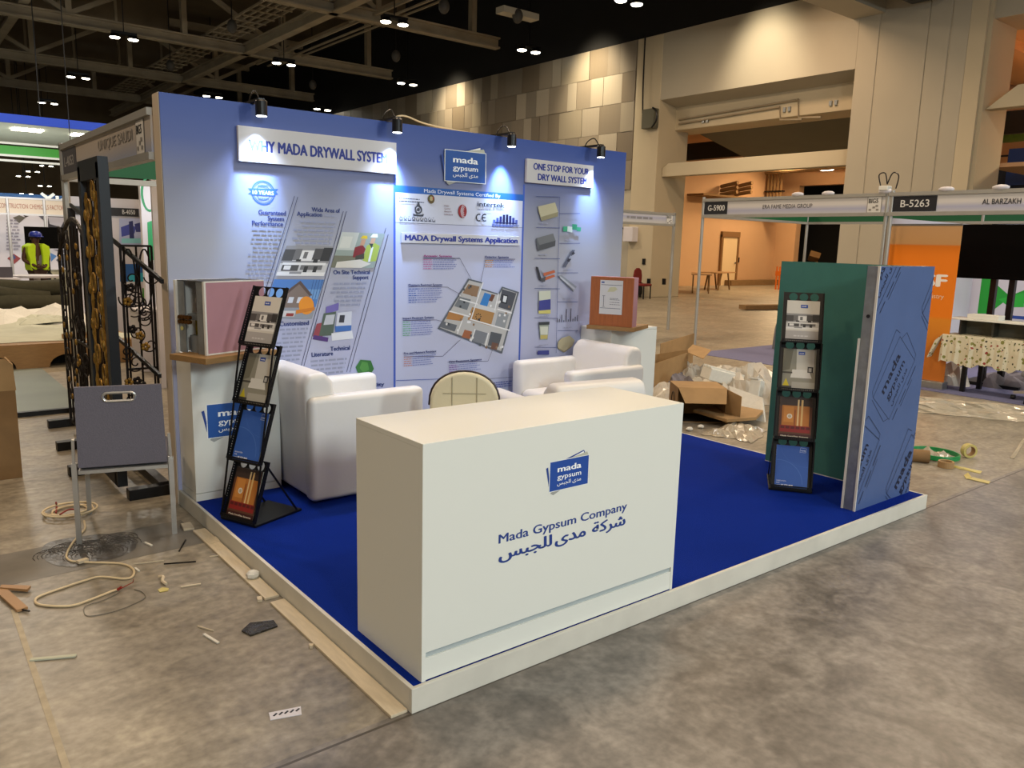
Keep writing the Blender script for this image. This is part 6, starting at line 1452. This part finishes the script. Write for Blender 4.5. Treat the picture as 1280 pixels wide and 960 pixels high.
MB().tube(smoothpath([gp(u, v, .004) for u, v in ((150, 740), (130, 750), (108, 757), (105, 765), (112, 770), (140, 765), (165, 756), (181, 747), (178, 740), (168, 737))], 5), .0022, 6).build('strap_run', mat('grey_strap', '#6c6658', .4), t, world=True)
t = thing('glue_patch', 'dark round patch of ridged floor adhesive under the grey chair', 'stain', gp(110, 690)); t['kind'] = 'stuff'
r_ = random.Random(11); c = gp(110, 686)
gpm = mat('dark_adhesive', '#4d4a46', .35, var=.35, scale=14, bump=.4)
g = MB(); n = 28; 
ou = [gp(*p) for p in ((52, 687), (60, 679), (78, 674), (100, 671), (125, 668), (150, 668), (167, 673), (170, 684), (160, 692), (140, 699), (120, 702), (95, 709), (70, 707), (55, 699))]
ou = smoothpath(ou, 4, True); g.add([(p.x, p.y, .0022) for p in ou], [tuple(range(len(ou)))])
rid = MB()
for (u, v) in ((68, 694), (88, 686), (112, 684), (134, 690), (152, 680), (148, 674), (105, 694)):
    q_ = gp(u, v)
    for k in range(5): rid.tube([Vector((q_.x+(.02+.02*k)*math.cos(a), q_.y+(.02+.02*k)*math.sin(a), .0032)) for a in [j*.35-.4 for j in range(12)]], .0018, 4)
g.build('adhesive_film', gpm, t, world=True, fix=False)['kind'] = 'stuff'; rid.build('adhesive_ridge', gpm, t, world=True)['kind'] = 'stuff'
def scrap(name, label, cat, pts, m, h=.004, z=0):
    P = [gp(u, v) for u, v in pts]; o = Vector((sum(p.x for p in P)/len(P), sum(p.y for p in P)/len(P), 0))
    b = MB().prism([(p.x-o.x, p.y-o.y) for p in P], 'z', z+.001, z+h); ob = b.build(name, m); ob.location = o
    return tag(ob, label, cat)
scrap('paper_label', 'grey paper strip with dark dashes at the lower left floor', 'paper', ((336, 892), (376, 884), (377, 894), (338, 901)), M['panel'])
for k in range(5):
    a = gp(342+k*7, 895-k*1.5, .0045); b = gp(346+k*7, 891.5-k*1.5, .0045)
    MB().bar(a, b, .007, .001).build('dash', M['black'], bpy.data.objects['paper_label'], world=True)
scrap('foil_packet', 'shiny dark foil strip on the concrete left of the platform', 'packet', ((302, 790), (313, 780), (342, 777), (347, 784), (313, 796)), mat('dark_foil', '#5c5a56', .25, .7, var=.5, scale=40, bump=.4), .008)
t = bpy.data.objects['foil_packet']
for i, (a, b, w_, m, lb) in enumerate((((255, 794), (273, 805), .012, 'foam', 'white stick shard left of the foil strip'), ((247, 784), (267, 790), .004, 'batten', 'thin bent twig of wood above the white shard'), ((226, 735), (251, 731), .010, 'batten', 'pale wood sliver in the middle of the left floor'),
        ((167, 706), (205, 702), .004, 'batten', 'thin wood splinter right of the cable'), ((205, 706), (245, 703), .004, 'iron', 'long thin dark splinter near the chair leg'), ((181, 679), (190, 683), .012, 'foam', 'short white stick beside the glue patch'),
        ((224, 690), (232, 676), .006, 'iron', 'dark bent wire near the platform edge'), ((169, 711), (174, 715), .010, 'foam', 'tiny white chip beside the cable bend'), ((262, 697), (275, 695), .006, 'batten', 'thin sliver beside the platform edge'), ((38, 826), (95, 821), .02, 'paper', 'flat pale strip on the floor at lower left'))):
    A0, B0 = gp(*a), gp(*b); o = (A0+B0)/2; mb = MB().bar(A0-o+Vector((0, 0, .005)), B0-o+Vector((0, 0, .005)), w_, .006); ob = mb.build('floor_scrap', M[m]); ob.location = o; tag(ob, lb, 'scrap')
t = thing('tape_curl', 'curled strip of yellowish tape on the left floor', 'tape', gp(205, 726))
MB().tube(smoothpath([gp(199, 721, .01), gp(204, 721, .02), gp(203, 726, .012), (gp(208, 730, .01))], 4), .008, 6).build('curl', M['batten'], t, world=True)
scrap('tape_piece', 'flat yellow tape piece below the tape curl', 'tape', ((197, 738), (203, 735), (211, 736), (210, 739), (200, 741)), M['tape'])
for i, (pts, lb) in enumerate(((((256, 676), (270, 673), (275, 679), (262, 683)), 'torn wood chip at the platform edge near the grey chair'), (((226, 657), (238, 655), (243, 662), (230, 664)), 'crumpled pale scrap under the cabinet corner'), (((270, 684), (276, 682), (277, 690), (271, 690)), 'small yellowish chip on the batten end'), (((321, 749), (327, 748), (328, 753), (322, 753)), 'small dark pebble left of the batten'), (((386, 808), (392, 808), (391, 811), (387, 811)), 'tiny white chip near the middle of the batten'))):
    scrap('chip', lb, 'scrap', pts, M['batten'], .014)
t = thing('tape_ball', 'crumpled ball of clear tape on the batten', 'tape', gp(316, 718, .03)); MB().ball((0, 0, 0), (.035, .03, .024), 7, 5).build('ball', M['foam'], t)
a, b = gp(0, 737, .01), gp(28, 762, .01)
t = thing('trowel', 'wooden handled trowel lying at the left edge', 'tool', a)
MB().prism([(0, 0), (.01, .03), (.12, -.06), (.10, -.10)], 'z', 0, .012).build('blade', M['tabletop'], t)
mb = MB().bar(a, b, .045, .012); mb.build('board', M['tabletop'], t, world=True); MB().bar(b, gp(37, 764, .01), .006, .006).build('tang', M['iron'], t, world=True)

# ================================================================== RIGHT SIDE: PACKING RUBBISH
def carton(label, loc, rz, w_, d_, h_, flaps, m='card', tilt=0):
    t = thing('open_carton', label, 'box', loc, rz); t.rotation_euler.x = tilt; e = .006
    for nm, b in (('side', (-w_/2, -d_/2, 0, -w_/2+e, d_/2, h_)), ('side', (w_/2-e, -d_/2, 0, w_/2, d_/2, h_)), ('side', (-w_/2+e, d_/2-e, 0, w_/2-e, d_/2, h_)), ('bottom', (-w_/2+e, -d_/2, 0, w_/2-e, d_/2-e, e))): MB().box(*b).build(nm, M[m], t)
    MB().box(-w_/2+e, -d_/2, e, w_/2-e, -d_/2+e, h_).build('side', M[m], t)
    for f, L, a in flaps:
        p0 = {'l': ((-w_/2, -d_/2, h_), (-w_/2, d_/2, h_), (-math.cos(a), 0, math.sin(a))), 'r': ((w_/2, -d_/2, h_), (w_/2, d_/2, h_), (math.cos(a), 0, math.sin(a))),
              'f': ((-w_/2, -d_/2, h_), (w_/2, -d_/2, h_), (0, -math.cos(a), math.sin(a))), 'b': ((-w_/2, d_/2, h_), (w_/2, d_/2, h_), (0, math.cos(a), math.sin(a)))}[f]
        A0, B0, D0 = Vector(p0[0]), Vector(p0[1]), Vector(p0[2])*L
        MB().add([A0, B0, B0+D0, A0+D0], [(0, 1, 2, 3)]).build('flap', M[m], t, solid=.006, fix=False)
    return t
# big long carton
Ac, Bc = at(815, 468, 'z', .2), at(859, 456, 'z', .2); t = thing('open_carton', 'long open carton with tall raised flap at the back of the rubbish pile', 'box', (Ac.x, Ac.y, 0))
dr = (Bc-Ac).normalized(); pr = Vector((-dr.y, dr.x, 0)); L_ = (Bc-Ac).length; Z = Vector((0, 0, 1)); o_ = Vector((Ac.x, Ac.y, 0))
def cpanel(nm, q, m='card'): MB().add(q, [(0, 1, 2, 3)]).build(nm, M[m], t, world=True, solid=.007, fix=False)
cpanel('side', [o_, o_+dr*L_, o_+dr*L_+Z*.36, o_+Z*.32]); cpanel('side', [o_+pr*.42, o_+dr*L_+pr*.42, o_+dr*L_+pr*.42+Z*.30, o_+pr*.42+Z*.30])
cpanel('side', [o_, o_+pr*.42, o_+pr*.42+Z*.30, o_+Z*.32]); cpanel('side', [o_+dr*L_, o_+dr*L_+pr*.42, o_+dr*L_+pr*.42+Z*.3, o_+dr*L_+Z*.40])
q0, q1 = at(825, 450, 'z', .22), at(867, 435, 'z', .24); zz0 = Vector((0, 0, .22))
cpanel('flap', [q0-Z*.20, q1-Z*.22, q1+zz0, q0+zz0])
cpanel('flap', [at(857, 440, 'z', .36), at(866, 431, 'z', .42), at(889, 438, 'z', .40), at(879, 449, 'z', .34)])
# open brown box on its side in front: opening towards the platform
bx_ = thing('open_carton', 'brown carton lying on its side with its mouth open, printed ring on its end', 'box', (5.0, 2.72, 0), R(-38)); e = .006
for nm, b in (('bottom', (-.24, -.2, 0, .24, .2, e)), ('top', (-.24, -.2, .34, .24, .2, .34+e)), ('end', (-.24, -.2, e, -.24+e, .2, .34)), ('end', (.24-e, -.2, e, .24, .2, .34)), ('back', (-.24+e, .2-e, e, .24-e, .2, .34))): MB().box(*b).build(nm, M['carddark' if nm == 'end' else 'card'], bx_)
MB().add([(-.24, -.2, .345), (.24, -.2, .345), (.20, -.36, .22), (-.20, -.36, .22)], [(0, 1, 2, 3)]).build('flap', M['card'], bx_, solid=.006, fix=False)
MB().add([(.24, -.2, .34), (.24, -.2, 0), (.34, -.36, .0), (.34, -.36, .30)], [(0, 1, 2, 3)]).build('flap', M['card'], bx_, solid=.006, fix=False)
MB().box(-.225, -.19, .007, .225, .18, .009).build('inside_shade_sheet', M['dark'], bx_)  # near-black sheet added as painted shade inside the carton
MB().tube([(-.243, .0+.07*math.cos(a*.314), .16+.11*math.sin(a*.314)) for a in range(20)], .004, 4, True).build('printed_ring', M['iron'], bx_)
scrap('cardboard_sheet', 'flat torn cardboard sheet in front of the open brown carton', 'cardboard', ((866, 524), (905, 515), (953, 525), (944, 534), (908, 537)), M['card'], .03, .07)
P_ = [at(920, 519, 'z', .0), at(956, 528, 'z', .0), at(953, 497, 'z', .2), at(911, 482, 'z', .26)]
t = thing('foam_slab', 'large white foam slab leaning in the rubbish pile', 'foam slab', P_[0])
MB().add(P_, [(0, 1, 2, 3)]).build('slab', M['foam'], t, world=True, solid=.035, fix=False)
for i, (u, v, zz, sz, rz, lb) in enumerate(((900, 478, .16, (.42, .26, .14), -.5, 'ribbed white foam block on the middle of the pile'), (915, 487, .08, (.30, .2, .12), -.6, 'small white foam block under the ribbed one'), (943, 500, .1, (.12, .12, .22), .2, 'upright foam offcut beside the leaning slab'))):
    x, y, z = at(u, v, 'z', zz); z = zz+.1
    t = thing('foam_block', lb, 'foam block', (x, y, z-.1), rz); t.rotation_euler.y = .25
    MB().box(-sz[0]/2, -sz[1]/2, 0, sz[0]/2, sz[1]/2, sz[2]).build('block', M['foam'], t, bevel=.01)
    for k in range(3): MB().box(-sz[0]/2-.01, -sz[1]/2+.03+k*sz[1]/3.2, sz[2], sz[0]/2+.01, -sz[1]/2+.07+k*sz[1]/3.2, sz[2]+.02).build('rib', M['foam'], t)
for i, (u, v, sx, sy, h, rz, m, lb) in enumerate(((932, 492, .62, .42, .42, .6, 'plastic', 'big crumpled sheet of white packing film on top of the pile'), (868, 476, .22, .26, .30, .9, 'plastic', 'grey crumpled film below the raised carton flap'), (832, 496, .36, .28, .20, .2, 'plastic', 'crumpled film between the armchair and the brown carton'),
        (900, 474, .6, .4, .22, .1, 'foam', 'pale film heap behind the foam blocks'), (922, 541, .30, .22, .10, .3, 'wrap', 'clear crumpled film lying in front of the cardboard sheet'), (958, 500, .4, .3, .25, -.3, 'plastic', 'crumpled film behind the foam slab'), (838, 478, .3, .3, .2, .8, 'greysh', 'dusty grey film under the long carton'))):
    x, y, z = at(u, v, 'z', 0)
    crumple('packing_film', lb, 'plastic film', (x, y, z), sx, sy, h, M[m], 20+i, 12, rz, .8)
crumple('floor_film', 'long strip of clear film crumpled along the floor before the right stand', 'plastic film', (8.0, 1.15, 0), .38, 1.5, .12, M['wrap'], 41, 30, .45, 1.0)
crumple('floor_film', 'crumpled white bag under the floral table', 'plastic film', (9.75, 2.3, 0), .25, .25, .35, M['foam'], 43, 9, .2, .8)
crumple('floor_film', 'dark grey bag heap under the floral table', 'plastic film', (10.2, 1.7, 0), .3, .35, .3, M['greysh'], 44, 9, .2, .8)
t = thing('green_offcut', 'small green board offcut standing in the pile behind the rack', 'board', (6.0, 2.3, 0), R(-40)); MB().box(-.15, 0, 0, .15, .02, .32).build('offcut', M['greenb'], t); t.rotation_euler.x = R(-15)
t = thing('cardboard_offcut', 'brown cardboard standing at the right end of the pile', 'cardboard', (5.75, 2.05, 0), R(-50)); MB().box(-.22, 0, 0, .22, .012, .30).build('offcut', M['card'], t); t.rotation_euler.x = R(-12)
for i, (u, v) in enumerate(((862, 536), (876, 533))):
    tag(MB().ball(gp(u, v, .02), (.04, .03, .02), 6, 4).build('foam_crumb', M['foam']), ('left' if i == 0 else 'right') + ' white foam crumb on the floor before the brown carton', 'scrap')
# tape rolls and strap on the right floor
p = gp(1210, 572)
t = thing('tape_roll', 'yellow tape roll standing on its edge on the right floor', 'tape roll', (p.x, p.y, .062), R(-35))
def annulus(r0, r1, h, n=24):
    b = MB(); vs = []; 
    for r, z in ((r1, -h/2), (r1, h/2), (r0, h/2), (r0, -h/2)): vs += [(r*math.cos(k*2*math.pi/n), z, r*math.sin(k*2*math.pi/n)) for k in range(n)]
    fs = [(i*n+k, i*n+(k+1) % n, ((i+1) % 4)*n+(k+1) % n, ((i+1) % 4)*n+k) for i in range(4) for k in range(n)]
    return b.add(vs, fs)
annulus(.042, .06, .05).build('tape', M['tape'], t, smooth=False); annulus(.039, .042, .052).build('core', M['card'], t)
p = gp(1182, 584); t = thing('tape_roll', 'tape roll lying flat with its yellow tail pulled out', 'tape roll', (p.x, p.y, .026)); t.rotation_euler.x = R(90)
annulus(.045, .06, .05).build('tape', M['card'], t)
t = thing('tape_tail', 'long pulled out strip of yellow tape on the right floor', 'tape', gp(1195, 588))
MB().add([gp(1191, 581, .02), gp(1191, 584, .004), gp(1225, 592, .003), gp(1228, 589, .006)], [(0, 1, 2, 3)]).add([gp(1205, 594, .004), gp(1210, 591, .02), gp(1215, 597, .01), gp(1208, 599, .003)], [(0, 1, 2, 3)]).add([gp(1207, 598, .004), gp(1213, 596, .005), gp(1238, 602, .003), gp(1236, 605, .003)], [(0, 1, 2, 3)]).build('strip', M['tape'], t, world=True, solid=.002, fix=False)
c = gp(1168, 571); t = thing('strap_coil', 'green plastic strap coil with clear wrapping on the right floor', 'strap', (c.x, c.y, 0))
for k in range(4): MB().tube([(.17*math.cos(a*.262), .19*math.sin(a*.262), .012+.010*k) for a in range(24)], .006, 6, True).build('strap_turn', M['green'], t, smooth=True)
crumple('clear_wrap', 'crumple of clear wrapping inside the green strap coil', 'plastic film', (c.x-.02, c.y+.03, 0), .13, .13, .09, M['wrap'], 52, 9)
p = gp(1147, 577); t = thing('cardboard_tube', 'brown cardboard tube end just right of the blue board', 'cardboard', (p.x, p.y, .05), .6); annulus(.05, .055, .16).build('tube_wall', M['carddark'], t)
c = gp(1255, 575); scrap('film_ribbon', 'dull strip of film on the floor at the right edge', 'plastic film', ((1262, 573), (1268, 574), (1281, 552), (1281, 545)), M['wrap'], .006)

# slab joints and the darker strip of floor at left
P_ = [gp(u, v) for u, v in ((0, 734), (258, 678), (226, 650), (0, 694))]
P_[0] += (P_[0]-P_[1])*2; P_[3] += (P_[3]-P_[2])*2
o = MB().prism([(q.x, q.y) for q in P_], 'z', 0, .0008).build('floor_strip', mat('darker_floor_strip', '#6f6a61', .45, var=.3, scale=5)); tag(o, kind='structure')
a, b = gp(17, 762), gp(83, 960)
b = a+(b-a)*1.5; tag(MB().bar(a, b, .022, .003).build('trim_4', mat('pale_joint_filler', '#b3a78f', .8, var=.2, scale=20)), kind='structure')
a, b = gp(170, 590), gp(197, 614); tag(MB().bar(a, b, .012, .003).build('trim_5', mat('pale_joint_filler', '#b3a78f')), kind='structure')
